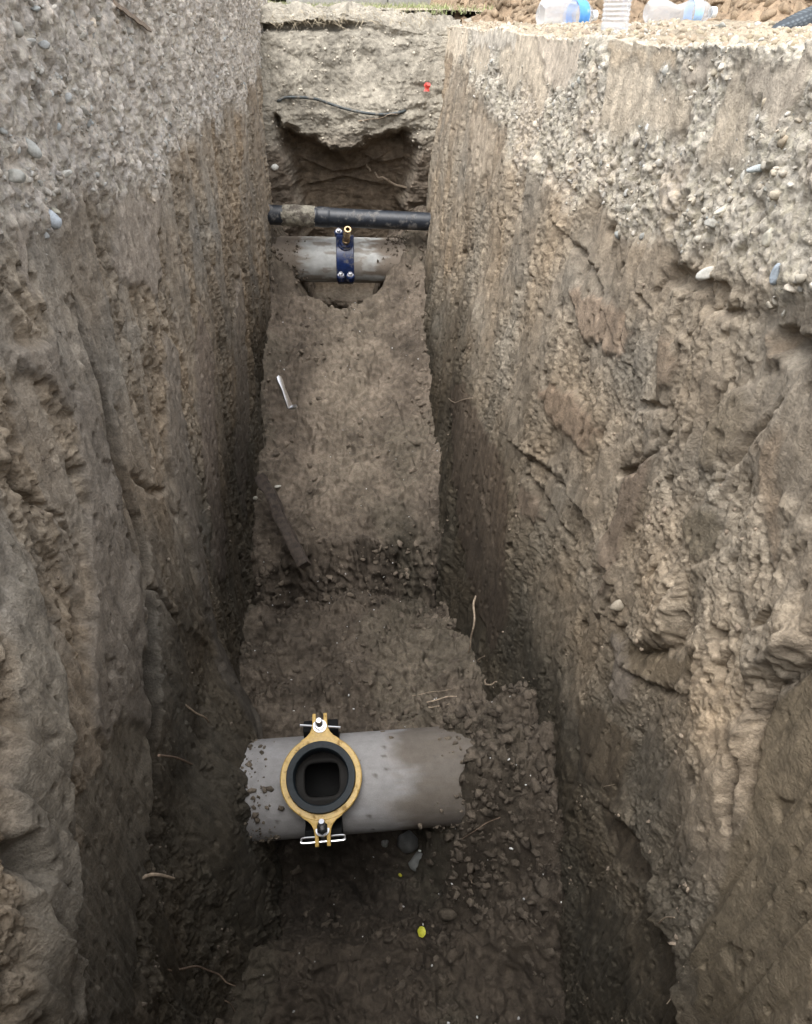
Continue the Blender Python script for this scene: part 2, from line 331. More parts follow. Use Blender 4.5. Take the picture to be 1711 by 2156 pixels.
def build_side(side, cfg, name):
    s = cfg['seed']; ztop = .10 if side < 0 else 0.
    G = .5 if side < 0 else .9
    Yr = geom_rows(-.22, 4.45, .0021/Q, .32)
    Wd = np.linspace(-2.0-ztop, 0, int(820*Q)); Wg = np.concatenate([np.linspace(0, .12, int(60*Q))[1:], .12+(G-.12)*np.linspace(0, 1, int(110*Q))[1:]**1.3])
    W = np.concatenate([Wd, Wg]); Y, WW = np.meshgrid(Yr, W, indexing='ij')
    Z = np.minimum(WW, 0)+ztop; g = np.clip(WW, 0, None); r = .035
    X = (xL if side < 0 else xR)(Y, np.minimum(Z, 0.)); gm = ss(-r, r, WW)
    if side > 0: Z = Z + (.024*ss(2.0, .55, Y)+.006*ss(.1, .7, g))*ss(-.35, .0, WW)
    P = np.stack([X + side*g, Y, Z - .004*ss(-.06, .03, WW)*ss(.06, 0, WW)], -1)
    Nn = np.stack([-side*(1-gm), 0*gm, gm], -1); Nn /= np.linalg.norm(Nn, axis=2, keepdims=True)
    ZZ = Z + g*.9                      # unrolled height coordinate
    A, B = Y, ZZ
    # wander of the features
    wa = .012*fbm(A*9, B*7, 2, s+91); wb = .010*fbm(A*11, B*9, 2, s+92)
    Aw, Bw = A+wa*.9, B+wb*1.4
    jag = .005*fbm(A*55, B*45, 2, s+94); jag2 = jag*(.5 if side < 0 else .7); Al, Bl = A+wa*.5+jag2, B+wb*.5+jag2
    gp = sorted(cfg['gravel']); zb = np.interp(A, [p[0] for p in gp], [p[1] for p in gp])
    if side < 0: zb = np.maximum(zb, -.50)
    else: zb = np.maximum(zb, -.52)
    zb = zb + .05*fbm(A*5, B*2, 3, s+5)
    Gm = ss(-.03, .03, B-zb)
    tilt = .10 if side < 0 else .05
    L = .020*fbm(A*1.4, B*.9, 2, s)
    sv = fbm(A*6.5+.5*fbm(A*2, B*1.6, 2, s+3)+tilt*B*6.5, B*.7, 2, s+7)
    q = sv*3.2; f = np.floor(q); rr = q-f; plate = (f+.5+ss(.80, 1., rr)*1.)/3.2
    if side > 0:                       # slanting tooth marks of the bucket
        sv2 = fbm((A*.80-B*.60)*7, (A*.60+B*.80)*1.2, 2, s+8); q2 = sv2*3; f2 = np.floor(q2); plate = .55*plate+.5*(f2+ss(.7, 1, q2-f2))/3
        sv3 = fbm((A*.80+B*.60)*6, (A*.60-B*.80)*1.4, 2, s+9); q3 = sv3*3; f3 = np.floor(q3); plate += .35*(f3+ss(.7, 1, q3-f3))/3
    sm = ss(.0, .14, fbm(A*7.+7, B*.7+2, 4, s+21)) if side < 0 else ss(-.05, .12, fbm(A*5.+B*2+7, B*2.2+2, 4, s+21))
    sm = sm*(1-Gm)*.9
    ck = .85 if side < 0 else .30
    crumb = ck*(.0075*fbm(A*22+jag*20, B*15, 4, s+30) + .0065*(ridge(A*48, B*30, 5, s+40)-.4)-.006*ss(.3, .8, ridge(A*15, B*9, 3, s+45)))
    crumb2 = .0022*fbm(A*160, B*140, 2, s+44)
    tl = .12 if side < 0 else .10
    stri = .0016*fbm(A*95+B*tl*60, B*6, 3, s+50)+.0042*fbm(A*32+B*tl*20, B*2.0, 3, s+51)-.004*ss(.55, .95, ridge(A*26+B*tl*16, B*1.6, 2, s+52))
    crust = ss(-.15, -.10, B+.05*fbm(A*4, B*2, 3, s+66))*ss(.03, .0, WW)*ss(-.12, .12, fbm(A*3.3+1, B*1.5, 3, s+67)+.35*ss(1.6, 2.4, A)) if side > 0 else np.zeros_like(A)
    # long tooth scars of the bucket: ramps that end in a sharp drop
    ph1 = A*8.5+.9*fbm(A*1.2, B*.9, 2, s+55)+(.9 if side < 0 else .5)*B; fr1 = ph1-np.floor(ph1); h1 = RND[_h(np.floor(ph1), 0*A, s+56), 0]
    ph2 = A*19+.8*fbm(A*2.2, B*1.3, 2, s+57)+(1.6 if side < 0 else 1.2)*B; fr2 = ph2-np.floor(ph2); h2 = RND[_h(np.floor(ph2), 0*A, s+58), 1]
    scar = (.015*h1*(fr1-.5)*ss(1., .985, fr1) + .009*h2*(fr2-.5)*ss(1., .97, fr2))*(.35+.65*ss(-.2, .3, fbm(A*2.5, B*2.0, 2, s+59)))*(1. if side < 0 else 1.25)
    pm = np.zeros_like(A); psh = np.zeros_like(A); pc = np.zeros(A.shape+(3,), np.float32)
    edge = (.005*fbm(A*45, B*12, 3, s+33)+.006*fbm(A*14, B*7, 2, s+34))*(1 if side < 0 else 1.5)
    for pts, push, colr in cfg['panels']:
        W2 = D2W(side, pts); a0 = min(p[0] for p in W2)-.05; a1 = max(p[0] for p in W2)+.05
        i0, i1 = np.searchsorted(Yr, a0), np.searchsorted(Yr, a1); sl = slice(i0, i1)
        if i1 <= i0: continue
        deep = push < -.02; m = ss(.004, -.004, polysd(A[sl]+wa[sl]*.5, B[sl], W2)+edge[sl]*.5) if deep else ss(.010, -.012, polysd(Aw[sl], Bw[sl], W2)+edge[sl]); pm[sl] = np.maximum(pm[sl], m); psh[sl] = psh[sl]*(1-m)+push*m*(1. if push < -.02 else .8 if side < 0 else .5)
        pc[sl] = lerp(pc[sl], C(*colr), m)
    pc = lerp(pc, C(.60, .575, .50), crust*(1-pm)); pm = np.maximum(pm, crust*.9)
    smooth = np.maximum(sm, pm)
    disp = L + (.010 if side < 0 else .015)*plate*(1-.8*pm)*(1-.75*Gm) + (crumb+crumb2)*(1-.85*smooth)*(1-.55*Gm) + stri*(1-.5*Gm)*(1-.4*pm)*(1 if side < 0 else 1+1.1*ss(1.2, 2.0, A)) + psh + scar*(1-.6*Gm)
    for pts, amp, dec, sgn in cfg['ledges']:
        W2 = D2W(side, pts); a0 = min(p[0] for p in W2)-dec*3; a1 = max(p[0] for p in W2)+dec*3
        i0, i1 = np.searchsorted(Yr, a0), np.searchsorted(Yr, a1); sl = slice(i0, i1)
        if i1 <= i0: continue
        d, sg = polydist(Al[sl], Bl[sl], W2); sgn2 = sg*sgn; e = edge[sl]*0
        am = amp*(.5 if side < 0 else .48)*(.6+.8*ss(-.3, .4, fbm(A[sl]*7, B[sl]*7, 2, s+35)))
        disp[sl] += am*np.exp(-d/dec)*np.where(sgn2 > 0, ss(0, max(.010, amp*.45), d), 0) - (.4*am*np.exp(-d/(dec*.6)) + (0*min(.055, amp*1.3)*ss(.030, .008, d+.006*fbm(A[sl]*18, B[sl]*5, 3, s+36))*ss(-.15, .15, .25+fbm(A[sl]*3, B[sl]*3, 2, s+37)) if side < 0 else .012*ss(.02, 0, d)))*np.where(sgn2 <= 0, 1., 0)*ss(0, .004, d)
    for pts, wd, dp in cfg['cracks']:
        W2 = D2W(side, pts); a0 = min(p[0] for p in W2)-.1; a1 = max(p[0] for p in W2)+.1
        i0, i1 = np.searchsorted(Yr, a0), np.searchsorted(Yr, a1); sl = slice(i0, i1)
        if i1 <= i0: continue
        d, sg = polydist(Al[sl], Bl[sl], W2); disp[sl] -= .7*dp*ss(wd, wd*.15, d+edge[sl]*.6)
    d1, d2, idd = worley(A*22+.4*fbm(A*30, B*30, 1, 5), B*9, s+60)
    pit = (RND[idd, 2] < .30)*ss(.24, .12, d1); disp -= .016*pit*(1-.7*smooth)*(1-Gm)
    d1, d2, idd = worley(A*55, B*26, s+63)
    disp -= .008*(RND[idd, 2] < .3)*ss(.26, .12, d1)*(1-.35*smooth)*(1-Gm)
    # pebbles in the gravel layer
    st = .62 if side < 0 else 1.
    pebc = np.zeros(A.shape, np.float32); ph = np.zeros(A.shape, np.float32); pid = np.zeros(A.shape, np.int32)
    for sca, amp, sd_ in ((52, .0052, 70), (90, .0040, 74), (150, .0027, 78)):
        w1 = .35*fbm(A*sca*.7, B*sca*.7, 1, sd_+1); d1, d2, idd = worley(A*sca+w1, B*sca*st+w1, s+sd_)
        R = .34+.26*RND[idd, 3]; dome = np.sqrt(np.clip(1-(d1/R)**2, 0, 1))*(RND[idd, 2] > .30); h = amp*dome*(.4+.6*RND[idd, 0])
        m = h > ph; ph = np.maximum(ph, h); pebc = np.where(m, dome, pebc); pid = np.where(m, (idd*7+sd_) & 4095, pid)
    Gp = Gm*(1-.95*pm)*ss(-.5, .0, fbm(A*10, B*10, 2, s+83)); disp += ph*(1.15 if side < 0 else .95)*Gp + Gm*(.006*fbm(A*16, B*14, 4, s+81)+.0026*fbm(A*120, B*120, 2, s+82)-.010*ss(.35, .7, fbm(A*20, B*14, 3, s+84)))*(1-pm)
    if side < 0: disp += .085*np.exp(-((A-1.12)/.26)**4)*ss(-1.22, -1.44, Z)
    # ground part: rim roughness
    disp += .5*gm*(.012*fbm(A*7, g*7+3, 3, s+95)+.006*fbm(A*35, g*35, 3, s+96))
    P = P + Nn*disp[..., None]
    n3, _ = normals(P, flip=(side > 0)); q3 = P[..., 0]
    P = P + n3*((.0032 if side < 0 else .0024)*fbm((A+q3*1.3)*42, (B+q3*.9)*38, 4, s+97)*(1-.88*smooth)+.0009*fbm((A+q3)*150, (B-q3)*140, 2, s+98)*(1-.7*smooth))[..., None]
    # colour
    v1 = fbm(A*2.2, B*2.2, 3, s+101); v2 = fbm(A*14, B*8, 3, s+102); v3 = fbm(A*40, B*6, 2, s+103)
    base = lerp(lerp(np.broadcast_to(cfg['clay'], A.shape+(3,)), cfg['smear'], np.clip(sm*.9, 0, 1)), cfg['low'], ss(-.45, -1.4, B+.15*v1))  # darker with depth: light fall-off down the trench painted into the soil
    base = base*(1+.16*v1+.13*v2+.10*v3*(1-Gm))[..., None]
    warm = fbm(A*3.5+5, B*3.5, 3, s+105); base = base*np.stack([1+.06*warm, 1+.0*warm, 1-.07*warm], -1)
    base = lerp(base, pc*C(1.06, .955, .86)*(1-.74*ss(-.45, -1.35, B))[..., None]*(1+.10*v1+.16*v3)[..., None], pm*(.85 if side < 0 else .78))  # smear panels carry the same painted depth shade
    gcol = cfg['grav']*(1+.14*v1+.18*v2)[..., None]
    if side > 0:   # pale dusty band under the rim
        gcol = lerp(gcol, C(.50, .47, .39), ss(-.24, -.05, B+.05*v2)*.6*ss(.05, -.02, WW)); gcol = lerp(gcol, C(.47, .38, .28), ss(.2, .6, v1+warm)*.5)
    r0 = RND[pid, 1]; hue = RND[pid, 2]; pcol = np.stack([.36+.30*r0+.05*hue, .345+.28*r0, .31+.26*r0-.06*hue+.04], -1)
    gcol = lerp(gcol, pcol, ss(.35, .7, pebc)*(.5 if side < 0 else .3)*(ph > .001)); base = lerp(base, gcol, Gm*(1-pm))
    if side > 0: base = lerp(base, C(.33, .275, .20)*(1+.2*v2)[..., None], ss(.0, .05, WW)*.8)
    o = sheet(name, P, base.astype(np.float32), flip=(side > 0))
    n, ar = normals(P, flip=(side > 0))
    SPOTS[side] = dict(P=P, N=n, area=ar, G=Gm*(1-pm), rough=(1-smooth)*(1-Gm), B=B, W=WW, Y=Y, Yr=Yr, Wc=W)
    return o
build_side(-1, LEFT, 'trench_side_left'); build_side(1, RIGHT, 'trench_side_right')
def surf(side, px, py, lift=0.):
    """the point of the finished wall seen at a place, lifted off it"""
    p = onwall(side, px, py); S = SPOTS[side]
    for _ in range(4):
        i = int(np.clip(np.searchsorted(S['Yr'], p[1]), 0, len(S['Yr'])-1)); j = int(np.argmin(np.abs(S['Wc']-(p[2]-(.10 if side < 0 else 0.)))))
        p = hit(px, py, 0, S['P'][i, j, 0])
    p = p.copy(); p[0] -= side*lift; return p
# ------------------------------------------------------------------ trench floor
def floor_height(X, Y):
    w = .03*fbm(X*5, Y*3, 2, 301)+.02*fbm(X*20, Y*9, 2, 302)
    z = zf(Y + w*ss(1.6, 2.0, Y)*ss(2.6, 2.25, Y)*2.2)
    z = z + .040*fbm(X*3.2, Y*2.6, 3, 310) + .035*(ridge(X*4.5+1, Y*4.5, 2, 312)-.4)*ss(1.25, 1.45, Y)*ss(2.0, 1.85, Y) + .024*fbm(X*10, Y*8, 4, 311)
    # heap of clods burying the right end of the near pipe
    m = ss(.10, .22, X+.06*fbm(X*3, Y*7, 3, 320))*ss(ip(X, [.15, .36], [.97, .72]), ip(X, [.15, .36], [1.08, 1.10]), Y+.05*fbm(X*9, Y*9, 3, 324))*ss(1.50, 1.20, Y)
    z = z + m*(np.maximum(z, -1.375+.07*fbm(X*8, Y*8, 4, 321))-z)
    # trodden hollow, front left, and low heap
    z = z - .05*np.exp(-((X+.2)**2+(Y-.75)**2)/.03)
    # hollow left of the step, under the stake
    z = z - .09*np.exp(-((X+.37)/.09)**2-((Y-2.17)/.12)**2) + .05*np.exp(-((X+.33)/.12)**2-((Y-1.92)/.09)**2)
    # pile of loose soil in the middle below the step
    z = z + .05*np.exp(-((X+.03)/.16)**2-((Y-1.98)/.14)**2)
    # clay shoulders round the far pipe, bowl below it
    bowl = np.exp(-(np.abs((X+.08+.02*fbm(X*3, Y*9, 2, 333))/ip(Y, [3.44, 3.56, 3.7, 4], [.12, .165, .20, .21]))**3))
    zs = ip(Y, [3.35, 3.48, 3.60, 3.72, 3.9, 4.4], [-1.11, -1.06, -.96, -.825, -.83, -.86])+.02*fbm(X*8, Y*8, 3, 330)
    zb = ip(Y, [3.38, 3.45, 3.51, 3.58, 4.4], [-1.11, -1.11, -1.33, -1.52, -1.56])
    m = ss(3.36, 3.46, Y); z = z*(1-m) + m*(zs*(1-bowl)+zb*bowl)
    # crests along the walls
    z = z + .035*ss(.06, 0, X-xL(Y, -1.4)+.03*fbm(X*10, Y*14, 2, 340)) + .03*ss(.07, 0, xR(Y, -1.4)-X+.03*fbm(X*10, Y*14, 2, 341))
    return z
Yf = geom_rows(.2, 4.4, .0010/Q, 1.3)
Xf = np.linspace(-.52, .52, int(520*Q)); Yg, Xg = np.meshgrid(Yf, Xf, indexing='ij')
Z0 = floor_height(Xg, Yg); clod = ss(-.1, .35, fbm(Xg*5, Yg*5, 3, 350)); clod = np.maximum(clod, ss(.10, .2, Xg)*ss(.85, 1.0, Yg)*ss(1.6, 1.3, Yg))
clod = clod*(1-.6*ss(2.15, 2.3, Yg)); clod = np.maximum(clod, np.exp(-((Xg+.03)/.15)**2-((Yg-2.0)/.16)**2))
d1, d2, cid = worley(Xg*26+.5*fbm(Xg*30, Yg*30, 1, 2), Yg*26, 360); d1b, d2b, cidb = worley(Xg*60, Yg*60, 361)
hz = clod*(.011*np.sqrt(np.clip(1-(d1/.6)**2, 0, 1))*(RND[cid, 2])+.005*np.sqrt(np.clip(1-(d1b/.6)**2, 0, 1))*RND[cidb, 2]) + .018*ridge(Xg*13, Yg*10, 5, 370)*(.25+.75*clod)+.005*fbm(Xg*60, Yg*50, 4, 371)*(.4+.6*clod)
steep = ss(.45, 1.1, np.abs(np.gradient(Z0, axis=0)/np.gradient(Yg, axis=0))); hz = hz + (.022*(ss(-.1, .25, fbm(Xg*7+3, Yg*6, 3, 372))-.5)+.012*(ss(.0, .2, fbm(Xg*14, Yg*12, 3, 373))-.5))*ss(.5, .9, Yg); Zf = Z0+hz*(1-.5*steep)
v1 = fbm(Xg*3, Yg*2.5, 3, 380); v2 = fbm(Xg*12, Yg*10, 3, 381); gr = ss(.1, .5, fbm(Xg*3+8, Yg*2, 2, 383))
fc = lerp(np.broadcast_to(C(.112, .092, .072), Xg.shape+(3,)), C(.155, .127, .100), ss(2.1, 2.6, Yg)); fc = lerp(fc, C(.058, .047, .036), ss(1.3, .95, Yg)*.95); fc = lerp(fc, C(.055, .046, .036), np.exp(-((Xg+.08)/.22)**2-((Yg-3.74)/.22)**2)); fc = lerp(fc, C(.070, .057, .044), .85*ss(1.84, 1.98, Yg+.05*v1)*ss(2.20, 2.13, Yg+.03*v2)*(1-.5*np.exp(-((Xg+.03)/.09)**2)))  # near floor, far bowl and step drop darkened: shade painted in
fc = lerp(fc, C(.20, .168, .13), ss(.25, .0, np.abs(Xg+.05+.05*v1))*ss(2.2, 2.5, Yg)*.7); fc = lerp(fc, C(.035, .029, .023), ss(.93, 1.0, Yg+.04*v1)*ss(1.24, 1.2, Yg)*ss(.2, .12, Xg)*.8); fc = fc*(1+.32*v1+.30*v2)[..., None]; fc = lerp(fc, C(.14, .128, .095), gr*.25)  # near-black strip below the near pipe is painted shade
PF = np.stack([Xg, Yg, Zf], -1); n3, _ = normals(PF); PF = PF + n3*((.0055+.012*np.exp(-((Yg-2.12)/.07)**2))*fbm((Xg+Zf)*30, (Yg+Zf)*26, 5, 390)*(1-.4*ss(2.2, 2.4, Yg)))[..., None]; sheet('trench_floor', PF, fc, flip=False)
nF, aF = normals(PF)
def floorpt(px, py, lift=0.):
    p = onfloor(px, py)
    for _ in range(8):
        j = int(np.argmin(np.abs(Xf-p[0]))); i = int(np.argmin(np.abs(Yf-p[1]))); p = .5*p+.5*hit(px, py, 2, Zf[i, j])
    p = p.copy(); p[2] += lift; return p
# ------------------------------------------------------------------ far end of the trench
Xe = np.linspace(-.62, .62, int(420*Q)); We = np.concatenate([np.linspace(-1.35, 0, int(560*Q)), np.linspace(0, .35, 60)[1:]])
We2, Xe2 = np.meshgrid(We, Xe, indexing='ij'); Ze = np.minimum(We2, 0)
def E2(pts): return [(float(hit(a, b, 1, 3.95)[0]), float(hit(a, b, 1, 3.95)[2])) for a, b in pts]
gme = ss(-.03, .03, We2)
base_y = ip(Ze, [-1.4, -.9, -.5, -.35, -.12, 0], [4.02, 3.98, 3.88, 3.91, 4.02, 4.09])
ee = .016*fbm(Xe2*14, Ze*14, 4, 401)
cave = E2([(582, 238), (594, 262), (629, 276), (677, 300), (715, 312), (740, 312), (767, 298), (802, 278), (854, 272), (878, 303), (876, 340), (864, 380), (852, 430), (850, 480), (846, 640), (640, 640), (634, 440), (620, 393), (608, 350), (596, 312), (584, 272)])
cm = ss(.022, -.030, polysd(Xe2, Ze, cave)+ee); cm_deep = ss(.0, -.055, polysd(Xe2, Ze, cave)+ee)
rid = E2([(600, 268), (650, 285), (700, 310), (712, 318)])
yy = base_y + .12*cm + .09*cm_deep - .05*fbm(Xe2*2.5, Ze*2.5, 3, 402)
d, sg = polydist(Xe2, Ze, E2([(629, 276), (677, 300), (711, 318), (735, 345)])); yy += -.05*np.exp(-(d/.03)**2)*cm
dp = polysd(Xe2, Ze, E2([(690, 293), (745, 300), (738, 312), (706, 316)])); yy += .0*dp
for (a, b) in (([(640, 345), (700, 372), (760, 365), (800, 340)], .03), ([(650, 400), (720, 385), (800, 400)], .025), ([(760, 330), (800, 350), (850, 340)], .03)):
    d, sg = polydist(Xe2, Ze, E2(a)); yy += -b*np.exp(-d/.03)*np.where(sg > 0, 1, 0)*cm
yy += .030*ridge(Xe2*5, Ze*11, 4, 404)*.5 + (.006*fbm(Xe2*25, Ze*25, 4, 405)+.003*ridge(Xe2*60, Ze*60, 2, 406))*(1-.5*cm)
# bank left of the cave and dark undercut below the turf
yy += .09*ss(-.10, -.07, Ze+.010*fbm(Xe2*20, Ze*3, 2, 407))*ss(-.035, -.055, Ze+.008*fbm(Xe2*25, Ze*2, 2, 408))*ss(.10, -.05, Xe2)
yy += -.06*ss(-.30, -.42, Xe2)*ss(-.2, -.35, Ze)
# hollow behind the pipes
yy += .02*ss(-.80, -.95, Ze)
PE = np.stack([Xe2, yy + np.clip(We2, 0, None), Ze + .065*ss(-.35, -.06, We2) + - .03*np.exp(-np.abs(We2)/.05) + ss(-.08, .0, We2)*(.030*fbm(Xe2*6, We2*6, 4, 409)+.008*fbm(Xe2*30, We2*30, 3, 411)) - .05*ss(.0, .45, Xe2)*ss(-.2, 0, We2)], -1)
v1 = fbm(Xe2*3, Ze*3, 3, 420); v2 = fbm(Xe2*14, Ze*14, 3, 421)
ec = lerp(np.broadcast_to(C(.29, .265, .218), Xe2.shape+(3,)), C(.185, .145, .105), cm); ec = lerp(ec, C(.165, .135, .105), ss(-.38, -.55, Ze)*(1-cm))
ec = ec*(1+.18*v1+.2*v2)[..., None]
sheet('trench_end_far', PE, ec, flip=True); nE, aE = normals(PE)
def endpt(px, py, lift=0.):
    p = hit(px, py, 1, 3.95)
    for _ in range(8):
        j = int(np.argmin(np.abs(Xe-p[0]))); i = int(np.argmin(np.abs(We-p[2]))); p = .5*p+.5*hit(px, py, 1, PE[i, j, 1])
    p = p.copy(); p[1] -= lift; return p
# near end, below the viewer
Xn, Wn = np.linspace(-.62, .62, 160), np.concatenate([np.linspace(-2.0, 0, 240), np.linspace(0, .4, 40)[1:]]); Wn2, Xn2 = np.meshgrid(Wn, Xn, indexing='ij')
yn = -.14 + .03*fbm(Xn2*4, Wn2*3, 4, 450) - np.clip(Wn2, 0, None)
sheet('trench_end_near', np.stack([Xn2, yn, np.minimum(Wn2, 0)-.02+.01*fbm(Xn2*12, Wn2*12, 3, 451)*(Wn2 > 0)], -1), np.broadcast_to(C(.30, .24, .18), Xn2.shape+(3,))*(1+.2*fbm(Xn2*9, Wn2*6, 3, 452))[..., None], flip=False)
# ------------------------------------------------------------------ ground to the horizon
xs = np.concatenate([-np.geomspace(120, .85, 60), np.linspace(-.84, 1.3, 80)[1:-1], np.geomspace(1.3, 120, 60)]); ys = np.concatenate([-np.geomspace(120, .5, 50), np.linspace(-.5, 4.3, 130)[1:-1], np.geomspace(4.3, 120, 120)])
Yq, Xq = np.meshgrid(ys, xs, indexing='ij')
def ground_z(X, Y):
    return -.03 + .10*ss(-.45, -.9, X) + .085*ss(3.9, 4.35, Y) + .03*ss(4.4, 7.5, Y) + .3*ss(9, 40, Y)
zq = ground_z(Xq, Yq)+.012*fbm(Xq*4, Yq*4, 4, 460)
gcol = lerp(np.broadcast_to(C(.40, .34, .26), Xq.shape+(3,)), C(.24, .225, .145), ss(4.3, 4.9, Yq+.4*fbm(Xq, Yq, 2, 462)))*(1+.2*fbm(Xq*3, Yq*3, 3, 461))[..., None]
fq = gridfaces(*Xq.shape); cxy = np.stack([Xq.ravel(), Yq.ravel()], -1)[fq].mean(1)
keep = ~((cxy[:, 0] > -.80) & (cxy[:, 0] < 1.2) & (cxy[:, 1] > -.2) & (cxy[:, 1] < 4.3)); fq = fq[keep]
o = mesh_np('ground', np.stack([Xq, Yq, zq], -1).reshape(-1, 3), fq, M_soil, gcol.reshape(-1, 3)); o['kind'] = 'structure'
# ------------------------------------------------------------------ loose stones and crumbs
def ico(sub):
    bm = bmesh.new(); bmesh.ops.create_icosphere(bm, subdivisions=sub, radius=1.); V = np.array([v.co[:] for v in bm.verts]); Fa = np.array([[v.index for v in f.verts] for f in bm.faces]); bm.free(); return V, Fa
def rockvars(sub, n, amp, seed, flat=1., chops=10, cmin=.42):
    V, Fa = ico(sub); out = []; r = np.random.default_rng(seed)
    for k in range(n):
        U = V.copy()
        for _ in range(chops):      # chop facets off
            d = r.normal(size=3); d /= np.linalg.norm(d); c = r.uniform(cmin, .9); t = U@d; U = U - np.clip(t-c, 0, None)[:, None]*d*.95
        U *= 1+amp*r.normal(size=(len(U), 1)); U *= r.uniform([.75, .6, .45*flat], [1.2, .95, .8*flat]); out.append(U)
    return out, Fa
def randrot(n, r):
    q = r.normal(size=(n, 4)); q /= np.linalg.norm(q, axis=1, keepdims=True); a, b, c, d = q.T
    return np.stack([np.stack([a*a+b*b-c*c-d*d, 2*(b*c-a*d), 2*(b*d+a*c)], -1), np.stack([2*(b*c+a*d), a*a-b*b+c*c-d*d, 2*(c*d-a*b)], -1), np.stack([2*(b*d-a*c), 2*(c*d+a*b), a*a-b*b-c*c+d*d], -1)], 1)
def scatter(name, P, N, wt, n, smin, smax, colfn, seed, sub=2, sink=.25, amp=.05, mat=None, power=2.2, smooth=True):
    r = np.random.default_rng(seed); w = wt.ravel().astype(np.float64); w /= w.sum(); idx = r.choice(w.size, n, p=w)
    p = P.reshape(-1, 3)[idx]; nn = N.reshape(-1, 3)[idx]; s = smin+(smax-smin)*r.random(n)**power
    vs, Fa = rockvars(sub, 14, amp, seed+1); vi = r.integers(0, 14, n); VV = np.stack(vs)[vi]; R = randrot(n, r)
    V = np.einsum('nij,nkj->nki', R, VV)*s[:, None, None] + (p+nn*(s*(1-2*sink)*.5)[:, None])[:, None, :]
    FF = Fa[None]+(np.arange(n)*VV.shape[1])[:, None, None]; col = np.repeat(colfn(n, r, p)[:, None, :], VV.shape[1], 1)
    o = mesh_np(name, V.reshape(-1, 3), FF.reshape(-1, 3), mat or M_stone, col.reshape(-1, 3), smooth=smooth); return o
def stonecol(dust):
    def f(n, r, p):
        b = r.uniform(.22, .62, n); h = r.normal(0, .03, n); c = np.stack([b+h+.01, b, b-h-.02-.02*r.random(n)], -1)
        d = np.array(dust); k = r.uniform(.25, .9, n)[:, None]; return c*(1-k)+d*k
    return f
for side, dust, n in ((-1, (.50, .475, .425), 13000), (1, (.45, .40, .315), 14000)):
    S = SPOTS[side]; near = 1/(.35+np.maximum(S['Y'], 0))**1.2
    wt = S['area']*S['G']*near*ss(-.3, .2, fbm(S['Y']*7, S['B']*7, 2, 500+side))*(S['W'] < .5)
    o = scatter('wall_gravel', S['P'], S['N'], wt, n, .0020, .0105, stonecol(dust), 500+side, 2, .42 if side > 0 else .35, power=3.)
    tag(o, 'grey gravel packed in the upper layer of the left trench wall' if side < 0 else 'beige gravel packed in the upper layer of the right trench wall', 'gravel', None, 'stuff')
    wt = S['area']*S['rough']*near*ss(.0, .5, fbm(S['Y']*9, S['B']*6, 3, 510+side))*(S['W'] < 0)
    cc = np.array([.265, .222, .178]) if side < 0 else np.array([.335, .272, .210])
    def cf(n, r, p, cc=cc): return cc*(.75+.5*r.random((n, 1)))*(1-.5*np.clip((-.75-p[:, 2:3])/.8, 0, 1))  # crumbs dim with depth to follow the painted wall shade
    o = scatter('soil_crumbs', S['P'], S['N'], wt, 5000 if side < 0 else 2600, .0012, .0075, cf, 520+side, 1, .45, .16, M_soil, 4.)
    tag(o, 'brown soil crumbs clinging to the left trench wall' if side < 0 else 'brown soil crumbs clinging to the right trench wall', 'soil', None, 'stuff')
S = SPOTS[1]; wt = S['area']*ss(-.005, .03, S['W'])*ss(.55, .3, S['W'])
o = scatter('rim_gravel', S['P'], S['N'], wt, 12000, .002, .012, lambda n, r, p: np.array([.34, .285, .21])*(.75+.45*r.random((n, 1)))*(1+r.normal(0, .02, (n, 3))), 533, 2, .35, power=3.)
tag(o, 'brown and beige gravel scattered along the right rim of the trench', 'gravel', None, 'stuff')
wt = aF*(.12+clod+1.2*ss(.07, .01, Xg-xL(Yg, -1.5))+1.2*ss(.07, .01, xR(Yg, -1.5)-Xg))*(Xg > -.42)*(Xg < .42)
def cf(n, r, p): return np.array([.150, .124, .097])*(.75+.5*r.random((n, 1)))*np.where(p[:, 1:2] > 2.1, 1.2, np.where(p[:, 1:2] < 1.3, .62, .85))  # crumb tone follows the shade painted on the floor
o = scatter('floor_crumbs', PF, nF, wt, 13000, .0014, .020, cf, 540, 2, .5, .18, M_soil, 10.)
tag(o, 'loose crumbs and clods of damp soil lying over the trench floor', 'soil', None, 'stuff')
wt = aF*ss(.14, .2, Xg+.05*fbm(Xg*9, Yg*9, 2, 345))*ss(.40, .35, Xg)*ss(ip(Xg, [.15, .36], [.95, .70]), ip(Xg, [.15, .36], [1.05, .9]), Yg)*ss(1.55, 1.3, Yg)
o = scatter('clod_heap', PF, nF, wt, 2600, .0014, .024, cf, 541, 2, .65, .2, M_soil, 9.)
tag(o, 'heap of dark clods burying the right end of the grey pipe', 'soil', None, 'stuff')
wt = aF*(.3+clod)*(np.abs(Xg) < .4)
o = scatter('floor_pebbles', PF, nF, wt, 260, .0025, .006, lambda n, r, p: np.ones((n, 3))*r.uniform(.35, .75, (n, 1)), 542, 1, .2, .05, M_stone, 2)
tag(o, 'tiny pale pebbles dotted over the trench floor', 'gravel', None, 'stuff')
wt = aE*(We2 < 0)*(1-cm)*(We2 > -.5)
o = scatter('end_pebbles', PE, nE, wt, 700, .003, .013, lambda n, r, p: np.array([.45, .41, .34])*r.uniform(.6, 1.4, (n, 1)), 543, 1, .4, .06, M_stone, 3)
tag(o, 'small stones set in the pale far end face of the trench', 'gravel', None, 'stuff')
